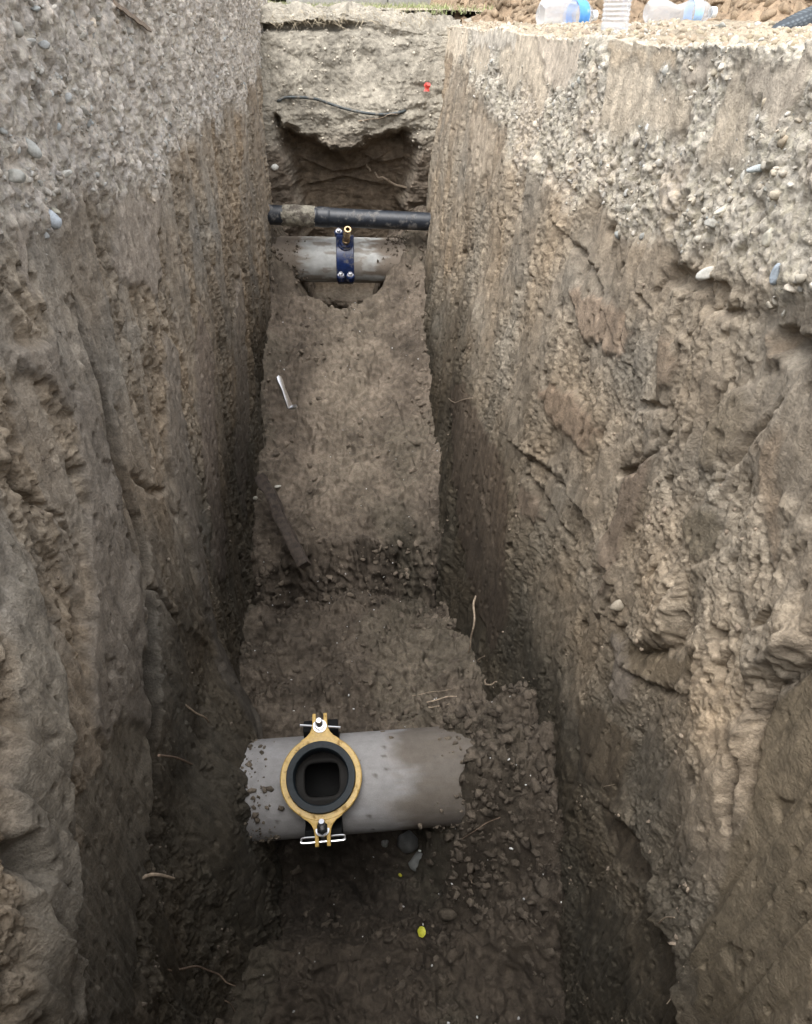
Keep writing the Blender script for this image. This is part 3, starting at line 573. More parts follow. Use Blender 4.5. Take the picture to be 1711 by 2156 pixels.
# unseen earth bank, added behind the viewer to block the rear sky
bx_, by_ = np.linspace(-2.6, 2.4, 200), np.linspace(-3.4, -.30, 150); BY, BXg = np.meshgrid(by_, bx_, indexing='ij')
BZ = -.06+.8*ss(-.32, -1.3, BY+.12*fbm(BXg*2, BY*2, 3, 750))*ss(-3.4, -2.2, BY)*ss(-2.6, -1.5, BXg)*ss(2.4, 1.4, BXg)+.05*fbm(BXg*6, BY*6, 4, 751)
ob = mesh_np('added_shade_bank', np.stack([BXg, BY, BZ], -1).reshape(-1, 3), gridfaces(*BXg.shape), M_soil, (C(.30, .225, .15)*(1+.2*fbm(BXg*4, BY*4, 3, 752))[..., None]).reshape(-1, 3)); ob['kind'] = 'structure'
#OBJECTS
# ------------------------------------------------------------------ near pipe with the tapping saddle
M_pipe = soilmat('fibre_cement_pipe', .75, .0006, 300., .10)
def pipe_mesh(R, Ri, x0, x1, hole=None, colf=None, nx=150, na=140):
    xs_ = np.linspace(x0, x1, nx); an = np.linspace(0, 2*math.pi, na, endpoint=False)
    if hole: hx, ha = hole; xs_ = np.sort(np.concatenate([xs_, [-hx, hx]])); an = np.sort(np.concatenate([an, [math.pi/2-ha, math.pi/2+ha]])); nx += 2; na += 2
    X_, A_ = np.meshgrid(xs_, an, indexing='ij')
    def surf_(r): return np.stack([X_, r*np.cos(A_), r*np.sin(A_)], -1).reshape(-1, 3)
    if hole:      # round the corners of the drilled opening
        p_, q_ = X_/hx, (A_-math.pi/2)/ha; m_ = np.maximum(np.abs(p_), np.abs(q_))+1e-9; k_ = m_/((np.abs(p_)**4+np.abs(q_)**4)**.25+1e-9); w_ = ss(1.7, 1., m_); k_ = 1+(k_-1)*w_
        XX, AA = X_.copy(), A_.copy(); X_ = p_*k_*hx; A_ = q_*k_*ha+math.pi/2
    else: XX, AA = X_, A_
    f = gridfaces(nx, na, wrap=True); V = np.concatenate([surf_(R), surf_(Ri)]); n = nx*na
    if hole:
        cx_ = XX.ravel()[f].mean(1); ia = AA.ravel()[f]; ca = np.where(ia.max(1)-ia.min(1) > 3, 0, ia.mean(1))
        inn = (np.abs(cx_) < hx) & (np.abs(ca-math.pi/2) < ha); f2 = f[~inn]
        i0, i1 = np.searchsorted(xs_, [-hx-1e-9, hx-1e-9]); j0, j1 = np.searchsorted(an, [math.pi/2-ha-1e-9, math.pi/2+ha-1e-9])
        loop = [i0*na+j for j in range(j0, j1)]+[i*na+j1 for i in range(i0, i1)]+[i1*na+j for j in range(j1, j0, -1)]+[i*na+j0 for i in range(i1, i0, -1)]
        w = np.array([[a, b, b+n, a+n] for a, b in zip(loop, loop[1:]+loop[:1])]); faces = np.concatenate([f2, f2[:, ::-1]+n, w])
    else: faces = np.concatenate([f, f[:, ::-1]+n])
    e = np.arange(na); e2 = (e+1) % na
    faces = np.concatenate([faces, np.stack([e, e2, e2+n, e+n], -1), np.stack([e+(nx-1)*na, e+(nx-1)*na+n, e2+(nx-1)*na+n, e2+(nx-1)*na], -1)])
    c = colf(X_.ravel(), A_.ravel()); return V, faces, np.concatenate([c, c*0+.015])  # inner wall near-black: shade of the interior painted on
def nearcol(x, a):
    v = fbm(x*7, a*1.6, 4, 601); w = fbm(x*3+4, a*.9, 3, 602); s = fbm(x*14, a*20, 3, 603)
    c = np.broadcast_to(C(.27, .265, .265), x.shape+(3,))*(1+.10*v+.06*s)[..., None]
    c = lerp(c, C(.36, .36, .38), ss(.1, .45, w+.3*v)*.6); e = ss(-.20, -.27, x+.03*v)+ss(.13, .18, x+.03*v)
    c = lerp(c, C(.17, .145, .12), np.clip(e, 0, 1)*ss(-.3, .5, s+v+.4)*.4); c = lerp(c, C(.10, .083, .065), np.clip(ss(-.25, -.31, x+.04*v)+ss(.155, .22, x+.04*v), 0, 1)*.8)
    c = lerp(c, C(.016, .015, .014), ss(.070, .064, np.hypot(x, (a-math.pi/2)*.116))); d1, d2, i = worley(x*30, a*4.5, 604); return lerp(c, C(.10, .09, .08), (RND[i, 2] < .07)*ss(.22, .1, d1)*.9)  # dark disc round the opening: shade inside the collar painted on the crown
PY, PZ, PR = 1.135, CAMZ-1.556, .116
V, Fa, cc = pipe_mesh(PR, PR-.018, -.42, .48, (.040, .36), nearcol)
PROT = math.radians(1.5)
pw = empty('water_pipe', (-.055, PY, PZ), (0, 0, PROT))
tag(pw, 'thick grey cement water pipe in the foreground carrying the yellow saddle', 'pipe', 'grey cement pipes crossing the trench')
body = mesh_np('pipe_wall', V, Fa, M_pipe, cc, pw); body.rotation_euler = (math.radians(30), 0, 0)
# saddle: local z points out of the pipe (towards the viewer), local y up along it
SX = float(hit(674, 1632, 1, PY-.08)[0])
sx_local = SX+.055
sadd = empty('tapping_saddle', (SX, PY+sx_local*math.sin(PROT), PZ), (math.radians(30), 0, PROT))
tag(sadd, 'ochre yellow saddle ring with dark rubber collar clamped on the foreground pipe', 'pipe saddle')
# move the drilled hole under the ring: the pipe mesh is centred on the saddle
for v in body.data.vertices: v.co.x += 0
body.location = (sx_local, 0, 0)
def extrude_poly(pts, z0, z1):
    bm = bmesh.new(); lo = [bm.verts.new((x, y, z0)) for x, y in pts]; f = bm.faces.new(lo)
    r = bmesh.ops.extrude_face_region(bm, geom=[f]); bmesh.ops.translate(bm, vec=(0, 0, z1-z0), verts=[v for v in r['geom'] if isinstance(v, bmesh.types.BMVert)])
    bmesh.ops.triangulate(bm, faces=[f for f in bm.faces if len(f.verts) > 4]); return bm
ZT = .150
ring = lathe([(.0775, ZT-.020), (.0905, ZT-.020), (.0915, ZT-.018), (.0915, ZT-.002), (.0895, ZT), (.0785, ZT), (.0775, ZT-.001)], 96, True)
bmobj('ring_flange', ring, M_yellow, sadd)
def arcpt(r, deg): return (r*math.sin(math.radians(deg)), r*math.cos(math.radians(deg)))
for sg_ in (1, -1):
    L_ = [arcpt(.086, 42), arcpt(.0895, 36), (.042, .0835), (.031, .0905), (.0235, .0985), (.0190, .108), (.0172, .118), (.0168, .1425), (.0088, .1425), (.0086, .104), (.0060, .1005)]
    pts = L_+[(-x, y) for x, y in L_[::-1]]+[arcpt(.083, d) for d in (-42, -30, -18, -6, 6, 18, 30, 42)]
    pts = [(x*sg_, y*sg_) for x, y in pts]
    ear = extrude_poly(pts, ZT-.016, ZT-.0012)
    for v in ear.verts:
        y = abs(v.co.y); v.co.z -= max(0, y-.10)**1.2*.25
    bmobj('lug', ear, M_yellow, sadd, bevel=.0012)
bmobj('rubber_collar', lathe([(.0600, .104), (.0600, ZT+.008), (.0625, ZT+.0115), (.0762, ZT+.0115), (.0772, ZT+.0095), (.0772, ZT-.002), (.0772, .112), (.066, .108)], 96, True), M_rubber, sadd)
bmobj('saddle_base', lathe([(.0615, .095), (.0615, .122), (.0715, .128), (.074, .128), (.080, .100), (.078, .088)], 72, True), M_black, sadd)
# rubber backed strap round the pipe
def strap(R, w, a0, a1, th, mat, name, parent, seg=60):
    bm = bmesh.new(); prev = None; st_ = None
    for i in range(seg+1):
        a = a0+(a1-a0)*i/seg; q = []
        for (rr_, xx) in ((R, -w/2), (R+th, -w/2), (R+th, w/2), (R, w/2)): q.append(bm.verts.new((xx, rr_*math.sin(a), rr_*math.cos(a))))
        if prev:
            for k in range(4): bm.faces.new((prev[k], prev[(k+1) % 4], q[(k+1) % 4], q[k]))
        else: bm.faces.new(q)
        prev = q
    bm.faces.new(prev[::-1]); return bmobj(name, bm, mat, parent)
strap(PR+.0005, .084, math.radians(38), math.radians(322), .004, M_black, 'strap', sadd)
for sg_ in (1, -1):      # bolster block behind each lug
    bm = bmesh.new(); bmesh.ops.create_cube(bm, size=1); xf(bm, TR(0, sg_*.109, .088)@RX(sg_*-.5)@Matrix.Diagonal((.082, .032, .052, 1)))
    bmobj('strap_end', bm, M_black, sadd, bevel=.003)
    tilt = math.radians(24 if sg_ < 0 else 10)*(1 if sg_ < 0 else 1)
    base = TR(0, sg_*.1115, ZT-.006)@RX(-tilt)
    b = empty('bolt', (0, 0, 0)); b.parent = sadd
    bm = lathe([(0, -.04), (.0068, -.04), (.0068, .040), (.0058, .0425), (0, .0425)], 20)
    for k in range(16):      # thread
        merge(bm, xf(lathe([(.0066, -.0009), (.0076, 0), (.0066, .0009)], 20, True), TR(0, 0, .008+k*.0019)))
    xf(bm, base); bmobj('stud', bm, M_zinc, b)
    nut = bmesh.new(); bmesh.ops.create_cone(nut, cap_ends=True, segments=6, radius1=.0125, radius2=.0125, depth=.011); xf(nut, base@TR(0, 0, .012)); bmobj('nut', nut, M_black if sg_ < 0 else M_zinc, b, bevel=.0008)
    bmobj('washer', xf(lathe([(.007, .003), (.0155, .003), (.0158, .0045), (.0152, .006), (.007, .006)], 32, True), base), M_steel, b)
    tl = .12 if sg_ > 0 else 0.
    rods = [(-.0045,), (.0045,)] if sg_ < 0 else [(0,)]
    yb, zb_ = sg_*.1275, ZT-.019
    if sg_ < 0: bm = tube([(-.0165, yb+.005, zb_), (-.044, yb+.005, zb_-.001), (-.0475, yb, zb_-.001), (-.044, yb-.005, zb_-.001), (0, yb-.005, zb_-.002), (.044, yb-.005, zb_-.001), (.0475, yb, zb_-.001), (.044, yb+.005, zb_-.001), (.0165, yb+.005, zb_)], .0023, 8, 4)
    else: bm = tube([(-.047, .1205, zb_), (-.02, .117, zb_), (.02, .1125, zb_), (.047, .109, zb_)], .0027, 8, 3)
    bmobj('cross_bar', bm, M_steel, sadd)
# ------------------------------------------------------------------ far pipe, service saddle, black pipe, cable
FY, FZ, FR = 3.72, CAMZ-1.008, .106
def farcol(x, a):
    v = fbm(x*6, a*2, 4, 611); w = fbm(x*12, a*3, 3, 612); k = np.clip(ss(-.15, -.22, x+.05*v)+ss(.14, .2, x+.06*v), 0, 1)
    c = lerp(np.broadcast_to(C(.50, .51, .50), x.shape+(3,)), C(.36, .34, .31), ss(-.1, .4, v)*.7)*(1+.12*w)[..., None]
    return lerp(c, C(.22, .185, .15), np.clip(k+ss(.25, .5, w+v)*.6, 0, 1))
V, Fa, cc = pipe_mesh(FR, FR-.015, -.40, .40, None, farcol, 140, 120)
fp = tag(mesh_np('water_pipe', V, Fa, M_pipe, cc), 'clay smeared grey water pipe at the far end carrying the blue clamp', 'pipe', 'grey cement pipes crossing the trench')
fp.location = (-.09, FY, FZ); fp.rotation_euler = (math.radians(0), math.radians(1.5), math.radians(-1))
BX = float(hit(727, 545, 1, FY-.09)[0])
bs = empty('service_saddle', (BX, FY, FZ), (0, math.radians(1.5), 0))
tag(bs, 'blue coated saddle clamp with brass outlet strapped on the far grey pipe', 'pipe saddle')
def ang(a): return (-math.cos(math.radians(a)), math.sin(math.radians(a)))     # (y, z) seen from the near side
def bandblue(R0, R1, w, a0, a1, name, mat=M_blue, taper=0):
    bm = bmesh.new(); prev = None; n_ = 40
    for i in range(n_+1):
        a = a0+(a1-a0)*i/n_; y, z = ang(a); ww = w*(1-taper*abs(i/n_-.5))
        q = [bm.verts.new((xx, rr_*y, rr_*z)) for rr_, xx in ((R0, -ww/2), (R1, -ww/2+.003), (R1, ww/2-.003), (R0, ww/2))]
        if prev:
            for k in range(4): bm.faces.new((prev[k], prev[(k+1) % 4], q[(k+1) % 4], q[k]))
        else: bm.faces.new(q)
        prev = q
    bm.faces.new(prev[::-1]); return bmobj(name, bm, mat, bs, bevel=.0015)
bandblue(FR+.0005, FR+.009, .086, -24, 108, 'upper_shell'); bandblue(FR+.0005, FR+.007, .080, -180, -34, 'lower_shell')
for (xc, a, R_) in ((-.022, -22, .016), (.024, -22, .016), (-.030, 106, .017)):
    y, z = ang(a); M = Matrix.Translation((xc, (FR+.010)*y, (FR+.010)*z)); up_ = a < 0
    axis = Vector((0, -math.cos(math.radians(62 if up_ else 60)), math.sin(math.radians(62 if up_ else 60))))
    Rm = axis.to_track_quat('Z', 'Y').to_matrix().to_4x4(); M = Matrix.Translation((xc, (FR+(.016 if up_ else .012))*y, (FR+(.016 if up_ else .020))*z))@Rm
    bmobj('lug', xf(lathe([(0, -.02), (R_+.004, -.02), (R_+.004, .004), (R_+.001, .007), (0, .007)], 28), M), M_blue, bs)
    b = empty('bolt'); b.parent = bs
    bmobj('washer', xf(lathe([(0, .007), (.0145, .007), (.0145, .0095), (0, .0095)], 24), M), M_steel, b)
    nut = bmesh.new(); bmesh.ops.create_cone(nut, cap_ends=True, segments=6, radius1=.0105, radius2=.0105, depth=.012); xf(nut, M@TR(0, 0, .0155)); bmobj('hex_head', nut, M_zinc, b, bevel=.001)
ax = Vector((.10, -math.cos(math.radians(46)), math.sin(math.radians(46)))).normalized(); y, z = ang(54)
M = Matrix.Translation((.002, FR*y, FR*z))@ax.to_track_quat('Z', 'Y').to_matrix().to_4x4()
bmobj('boss', xf(lathe([(0, -.01), (.036, -.01), (.036, .012), (.033, .016), (.030, .016), (.029, .024), (.025, .028), (.017, .028), (.017, .010), (0, .010)], 48), M), M_blue, bs)
bmobj('outlet_nipple', xf(lathe([(.0115, .0), (.0165, .018), (.0175, .030), (.0185, .034), (.0185, .046), (.0150, .048), (.0150, .054), (.0172, .058), (.0172, .068), (.0145, .071), (.0145, .080), (.0172, .084), (.0165, .100), (.0150, .104), (.0150, .120), (.0165, .124), (.0165, .130), (.0155, .1325), (.0105, .1325), (.0098, .129), (.0098, .02)], 36, True), M), M_brass, bs)
a_, b_ = hit(566, 452, 1, 3.64), hit(888, 466, 1, 3.62)
bp_ = empty('black_pipe', tuple((a_+b_)/2)); tag(bp_, 'black plastic pipe spanning the trench just above the far grey pipe', 'pipe')
mid = (a_+b_)/2; dv = b_-a_
def along(t, r=0): return tuple(a_+dv*t-mid)
bmobj('pipe_wall', tube([along(-.06), along(.3), along(.6), along(1.06)], [.0435, .043, .041, .040], 40, 12), M_pe, bp_)
bm = tube([along(.085), along(.12), along(.2), along(.28), along(.305)], [.0425, .0470, .0475, .0475, .0425], 40, 10)
for v in bm.verts: v.co += v.normal*0
Vn = np.array([v.co[:] for v in bm.verts]); dn = .0035*fbm(Vn[:, 0]*60, np.arctan2(Vn[:, 1], Vn[:, 2])*3, 3, 620)
for v, d_ in zip(bm.verts, dn): c_ = Vector((v.co.x, a_[1]-mid[1], 0)); r_ = (v.co-Vector((v.co.x, 0, 0))).normalized(); v.co += r_*float(d_)
bmobj('tape_wrap', bm, M_tape, bp_)
bmobj('collar', tube([along(.312), along(.33), along(.385), along(.40)], [.0425, .0452, .0452, .0422], 40, 8), M_pe, bp_)
cab = [endpt(x, y, l) for x, y, l in ((583, 214, -.01), (590, 211, .008), (600, 205, .014), (636, 204, .022), (669, 208, .028), (698, 218, .028), (729, 228, .026), (771, 237, .022), (813, 240, .014), (844, 236, .006), (858, 232, -.012))]
tag(bmobj('cable', tube(cab, [.0065]*11, 12, 5), M_cable), 'thin grey cable drooping across the pale far end face of the trench', 'cable')
# soil stuck on the pipes where they run into the ground
def pipe_dirt(R_, cx, cy, cz, xa, xb, n, label, seed, rot=0.):
    X_, A_ = np.meshgrid(np.linspace(-.40, .36, 200), np.linspace(-.9, 3.6, 160), indexing='ij'); v = fbm(X_*9, A_*2.2, 3, seed)
    wt = ss(xa+.05, xa-.03, X_+.05*v)+ss(xb-.05, xb+.03, X_+.05*v)+.002
    Nn = np.stack([0*X_, -np.cos(A_), np.sin(A_)], -1); Pp = np.stack([cx+X_, cy-R_*np.cos(A_)+X_*math.sin(rot), cz+R_*np.sin(A_)], -1)
    o = scatter('soil_crumbs', Pp, Nn, wt, n, .0012, .012, lambda n, r, p: np.array([.13, .108, .084])*(.75+.5*r.random((n, 1))), seed, 1, .55, .18, M_soil, 4.); tag(o, label, 'soil', None, 'stuff')
pipe_dirt(PR, 0, PY, PZ, -.27, .185, 2200, 'crumbs of dark soil stuck on both ends of the foreground pipe', 655, PROT)
pipe_dirt(FR, 0, FY, FZ, -.30, .13, 1800, 'crumbs of soil stuck on both ends of the far pipe', 656)
# ------------------------------------------------------------------ roots and twigs
def rootobj(name, pts, r, label, mat=M_root, group='roots sticking out of the soil', cat='root', r_end=None):
    pts = [np.array(p) for p in pts]; rs = np.random.default_rng(len(label)+int(r*1e5)); fine = []
    for a0_, b0_ in zip(pts[:-1], pts[1:]): fine += [a0_, (a0_+b0_)/2+rs.normal(0, r*1.1, 3)]
    fine.append(pts[-1]); n_ = len(fine); re = r*.45 if r_end is None else r_end
    return tag(bmobj(name, tube(fine, [r+(re-r)*i/(n_-1) for i in range(n_)], 7, 3), mat), label, cat, group)
W_ = lambda s, l, *p: [surf(s, x, y, l if i else -.004) for i, (x, y) in enumerate(p)]
rootobj('root', W_(-1, .014, (388, 1478), (420, 1512), (448, 1543), (470, 1562)), .0022, 'pale thin root slanting down the left wall, above the pipe end')
rootobj('root', W_(-1, .010, (340, 1590), (390, 1608), (440, 1632), (498, 1649)), .0022, 'long brown root slanting across the left wall beside the grey pipe', M_droot)
rootobj('root', W_(-1, .012, (500, 1512), (525, 1498), (556, 1481)), .0014, 'short upward root at the left end of the foreground pipe', M_root)
rootobj('root', W_(-1, .020, (300, 1850), (318, 1845), (341, 1850)), .0034, 'stubby pale root poking out of the lower left wall')
rootobj('root', W_(-1, .012, (340, 2042), (400, 2035), (450, 2053), (484, 2077)), .0022, 'long root arching low on the left wall near the bottom', M_droot)
rootobj('root', W_(-1, .010, (464, 2096), (474, 2112), (486, 2130)), .0016, 'tiny root below the arching one, lowest on the left', M_droot)
rootobj('root', W_(-1, .010, (500, 618), (530, 628), (574, 637)), .0013, 'hair thin root on the left wall level with the blue clamp hollow')
rootobj('root', W_(1, .022, (1006, 1222), (1013, 1270), (1013, 1320), (1006, 1360), (996, 1392)), .0034, 'long pale root hanging down the right wall above the clod heap', r_end=.002)
rootobj('root', W_(1, .014, (1008, 1394), (1018, 1388), (1031, 1381)), .0024, 'short pale root just under the long hanging root')
rootobj('root', W_(1, .018, (1024, 1430), (1036, 1439), (1048, 1441), (1060, 1435)), .0032, 'white curled root low on the right wall beside the pipe')
rootobj('root', W_(1, .014, (1090, 1600), (1106, 1591), (1126, 1584)), .0016, 'thin pale root on the right wall level with the saddle')
rootobj('root', W_(1, .014, (1384, 1951), (1410, 1940), (1442, 1930)), .0016, 'pale root at the lower right, lying nearly level on the wall')
rootobj('root', W_(1, .014, (1446, 2054), (1438, 2080), (1425, 2112)), .0012, 'pale root hanging steeply at the bottom right of the wall')
rootobj('root', W_(1, .010, (1268, 1662), (1285, 1655), (1306, 1651)), .0009, 'hair thin root in the dark smooth patch of the right wall')
rootobj('root', W_(1, .016, (994, 838), (980, 843), (968, 847), (954, 838)), .0016, 'small forked root halfway along the right wall')
F_ = lambda l, *p: [floorpt(x, y, l) for x, y in p]
rootobj('root', F_(.016, (900, 1486), (925, 1480), (962, 1474)), .0026, 'thicker pale root lying behind the right end of the pipe')
rootobj('root', F_(.014, (902, 1496), (920, 1494), (946, 1489)), .0022, 'shorter pale root nearest the pipe, in front of its twin')
rootobj('root', F_(.014, (868, 1472), (905, 1464), (952, 1458)), .0010, 'thinnest of the three roots lying behind the pipe')
rootobj('root', F_(.03, (960, 1790), (1000, 1765), (1052, 1738)), .0012, 'wispy root trailing over the clod heap right of the pipe', M_droot)
rootobj('root', F_(.012, (985, 1835), (992, 1850), (994, 1865)), .0018, 'short pale root hanging from the front foot of the clod heap')
rootobj('twig', [endpt(860, 396, -.01), endpt(842, 389, .03), endpt(823, 380, .05), endpt(805, 369, .055), endpt(789, 358, .05)], .0068, 'pale broken twig slanting across the dark hollow at the far end', group='twigs in the far hollow', cat='twig', r_end=.0045)
rootobj('twig', [endpt(780, 357, .05), endpt(773, 348, .03), endpt(765, 337, -.01)], .0055, 'splintered twig stub left of the longer twig in the far hollow', group='twigs in the far hollow', cat='twig')
rootobj('root', [endpt(x, y, .012) for x, y in ((755, 254), (780, 250), (808, 246), (838, 240))], .0028, 'pale root under the right end of the thin grey cable')
# wooden strip in the gravel, timber stake, chrome bar
p0, p1 = surf(-1, 236, 8, .004), surf(-1, 312, 64, .004)
bm = bmesh.new(); bmesh.ops.create_grid(bm, x_segments=24, y_segments=3, size=.5)
r = bmesh.ops.extrude_face_region(bm, geom=bm.faces[:]); bmesh.ops.translate(bm, vec=(0, 0, .25), verts=[v for v in r['geom'] if isinstance(v, bmesh.types.BMVert)])
d_ = Vector(p1-p0); Ln = d_.length; q_ = d_.to_track_quat('X', 'Z').to_matrix().to_4x4()
for v in bm.verts: v.co.y *= (1-.5*abs(v.co.x)**1.5)*(1+.2*math.sin(v.co.x*23))
xf(bm, Matrix.Translation((p0+p1)/2)@q_@Matrix.Rotation(1.25, 4, 'X')@Matrix.Diagonal((Ln, .012, .012, 1)))
tag(bmobj('wood_strip', bm, simple('brown_bark', (.20, .155, .115), .9, 0, .4, 120, .001)), 'brown bark strip lying in the gravel at the top of the left wall', 'wood')
a_, b_ = hit(551, 1004, 1, 2.36), hit(640, 1192, 1, 2.02); d_ = Vector(b_-a_); Ln = d_.length
bm = bmesh.new(); bmesh.ops.create_cube(bm, size=1); bmesh.ops.subdivide_edges(bm, edges=[e for e in bm.edges if abs((e.verts[0].co-e.verts[1].co).x) > .5], cuts=26); bmesh.ops.subdivide_edges(bm, edges=[e for e in bm.edges if abs((e.verts[0].co-e.verts[1].co).x) < .01], cuts=3, use_grid_fill=True)
Vn = np.array([v.co[:] for v in bm.verts]); n1_ = fbm(Vn[:, 0]*4, Vn[:, 1]*9+Vn[:, 2]*5, 3, 630); n2_ = fbm(Vn[:, 0]*3, Vn[:, 1]*0+Vn[:, 2]*0, 3, 631)
for i, v in enumerate(bm.verts):
    v.co.y += .10*n1_[i]+.25*n2_[i]; v.co.z += .10*n1_[i]-.2*n2_[i]
    if abs(v.co.x) > .49: v.co.x += .012*n1_[i]
xf(bm, Matrix.Translation((a_+b_)/2)@d_.to_track_quat('X', 'Z').to_matrix().to_4x4()@Matrix.Rotation(.5, 4, 'X')@Matrix.Diagonal((Ln, .038, .040, 1)))
tag(bmobj('timber_stake', bm, M_wood, bevel=.003), 'dark damp timber stake leaning against the left wall over the hollow', 'stake')
cb = hit(612, 860, 1, 2.74); ct = hit(586, 791, 1, 2.84)
bar = empty('metal_bar', tuple(cb)); tag(bar, 'bright chrome bar with bent foot leaning on the left wall', 'metal bar')
d_ = Vector(ct-cb); Ln = d_.length; q_ = d_.to_track_quat('X', 'Z').to_matrix().to_4x4()
pts = [(0, -.5), (.3, -.42), (.55, -.34), (.85, -.48), (.95, -.40), (1, 0), (.95, .40), (.85, .48), (.55, .34), (.3, .42), (0, .5)]
bm = extrude_poly(pts, -.5, .5); nz_ = Vector((.45, -.35, .82)); zx = d_.normalized(); zv = (nz_-zx*nz_.dot(zx)).normalized(); yv = zv.cross(zx); q_ = Matrix((zx, yv, zv)).transposed().to_4x4()
xf(bm, q_@Matrix.Diagonal((Ln, .026, .010, 1))); bmobj('shank', bm, M_steel, bar, bevel=.001)
bm = extrude_poly([(0, -.5), (1, -.7), (1.15, 0), (1, .7), (0, .5)], -.5, .5); xf(bm, Matrix.Rotation(.1, 4, 'Z')@Matrix.Rotation(-.15, 4, 'Y')@Matrix.Diagonal((.028, .020, .010, 1))@TR(-.1, 0, .3)); bmobj('foot', bm, M_steel, bar, bevel=.001)
# ------------------------------------------------------------------ single stones
def stone(p, r, colr, label, flat=(1, .8, .65), rot=0., seed=0, grp='single stones', mat=None, name='stone', cat='stone'):
    vs, Fa_ = rockvars(3, 1, .008, 900+seed, 1.3, 7, .66); V_ = vs[0]*np.array(flat)*r/.8; c_, s_ = math.cos(rot), math.sin(rot)
    V_ = np.stack([V_[:, 0]*c_-V_[:, 2]*s_, V_[:, 1], V_[:, 0]*s_+V_[:, 2]*c_], -1)
    nz = fbm(V_[:, 0]*90+seed, V_[:, 2]*90+V_[:, 1]*70, 3, 640); o = mesh_np(name, V_*(1+.05*nz[:, None]), Fa_, mat or M_stone, np.array(colr)*(1+.15*nz[:, None])); o.location = tuple(p); tag(o, label, cat, grp); return o
stone(surf(-1, 106, 462, .004), .0125, (.50, .55, .60), 'blue grey angular stone standing out alone on the left wall', (.9, 1, 1), .3, 1)
stone(surf(-1, 112, 444, .002), .0075, (.46, .44, .36), 'small beige stone resting on the blue grey angular stone', (1.1, 1, .8), -.5, 2)
stone(surf(-1, 62, 310, .002), .009, (.46, .47, .45), 'pale pointed stone in the gravel near the left edge', (1.3, .8, .8), -.9, 3)
stone(surf(-1, 30, 372, .002), .010, (.42, .42, .39), 'rounded pale stone in the gravel at the far left', (1, .9, .9), 0, 4)
stone(surf(-1, 135, 366, .002), .006, (.68, .68, .64), 'small white stone at the foot of the left gravel layer', (1.3, .8, .7), .3, 5)
stone(surf(-1, 30, 60, .002), .011, (.40, .385, .35), 'large rounded pebble at the top left in the gravel', (.8, .9, 1.2), .3, 6)
stone(floorpt(890, 1825, .030), .026, (.20, .205, .20), 'flat grey stone lying on the floor below the pipe', (1.5, 1.1, .8), .1, 27)
stone(floorpt(858, 1782, .022), .030, (.10, .10, .098), 'dark squarish rock in the shade under the pipe', (.9, .9, 1), .5, 8)
stone(floorpt(812, 1778, .006), .012, (.16, .16, .15), 'small dark rock left of the squarish one under the pipe', (1, .9, .8), .1, 9)
stone(surf(1, 1496, 576, .004), .0085, (.52, .51, .47), 'white pebble at the foot of the right gravel layer', (1.2, .8, .8), .3, 10)
stone(surf(1, 1603, 355, .003), .0095, (.42, .46, .47), 'flat blue grey stone low in the right gravel layer', (1.4, .7, .6), .1, 11)
stone(surf(1, 1640, 578, .003), .0085, (.33, .38, .43), 'dark bluish shard standing upright on the right wall', (.6, .5, 1.7), 0, 12)
stone(surf(1, 1530, 440, .003), .008, (.48, .455, .38), 'long cream pebble lying aslant in the right gravel', (1.6, .8, .7), .5, 13)
stone(surf(1, 1626, 500, .003), .0075, (.48, .455, .38), 'tall cream pebble standing on end in the right gravel', (.7, .7, 1.6), .1, 14)
stone(surf(1, 1502, 470, .002), .009, (.42, .41, .37), 'round grey pebble beside the long cream one', (1.1, .8, .8), -.2, 15)
stone(surf(1, 1308, 1275, .004), .012, (.34, .30, .24), 'pale stone wedged at the meeting of the ridges on the right wall', (1, .8, 1.1), .6, 16)
stone(endpt(579, 352, .004), .014, (.62, .62, .58), 'white stone on the far left bank beside the dark hollow', (1, .8, .9), .2, 17)
stone(floorpt(585, 1026, .004), .010, (.55, .53, .47), 'pale pebble on the floor right of the timber stake', (1.3, .8, .7), .2, 18)
stone(floorpt(538, 1052, .006), .009, (.50, .48, .42), 'pale pebble on the floor left of the timber stake', (1, .8, .9), .2, 19)
stone(floorpt(880, 930, .004), .030, (.16, .135, .105), 'rounded soil lump against the right side of the far floor', (1, .8, .7), 0, 20, 'soil lumps', M_soil, 'soil_lump', 'soil lump')
stone(floorpt(945, 1925, .004), .022, (.09, .075, .058), 'rounded brown soil lump in front of the flat grey stone', (.8, .8, .8), 0, 21, 'soil lumps', M_soil, 'soil_lump', 'soil lump')
# ------------------------------------------------------------------ petals, red scrap
def petal(p, r, label, seed):
    bm = bmesh.new(); c = bm.verts.new((0, 0, -r*.25)); r_ = random.Random(seed); R1 = []; R2 = []
    for k in range(18):
        a = 2*math.pi*k/18; w_ = 1+.10*math.sin(a*2+seed)+.06*r_.uniform(-1, 1); R1.append(bm.verts.new((r*.5*w_*math.cos(a), r*.5*w_*math.sin(a), -r*.12))); R2.append(bm.verts.new((r*w_*math.cos(a), r*w_*math.sin(a), r*.12*r_.uniform(.2, 1.4))))
    for k in range(18): k2 = (k+1) % 18; bm.faces.new((c, R1[k], R1[k2])); bm.faces.new((R1[k], R2[k], R2[k2], R1[k2]))
    r2 = bmesh.ops.extrude_face_region(bm, geom=bm.faces[:]); bmesh.ops.translate(bm, vec=(0, 0, r*.08), verts=[v for v in r2['geom'] if isinstance(v, bmesh.types.BMVert)])
    o = bmobj('yellow_petal', bm, M_yel); o.location = tuple(p); o.rotation_euler = (math.radians(22), .1, seed); tag(o, label, 'petal', 'yellow petals on the floor')
petal(floorpt(888, 1968, .012), .0115, 'round bright yellow petal lying on the front floor of the trench', 1)
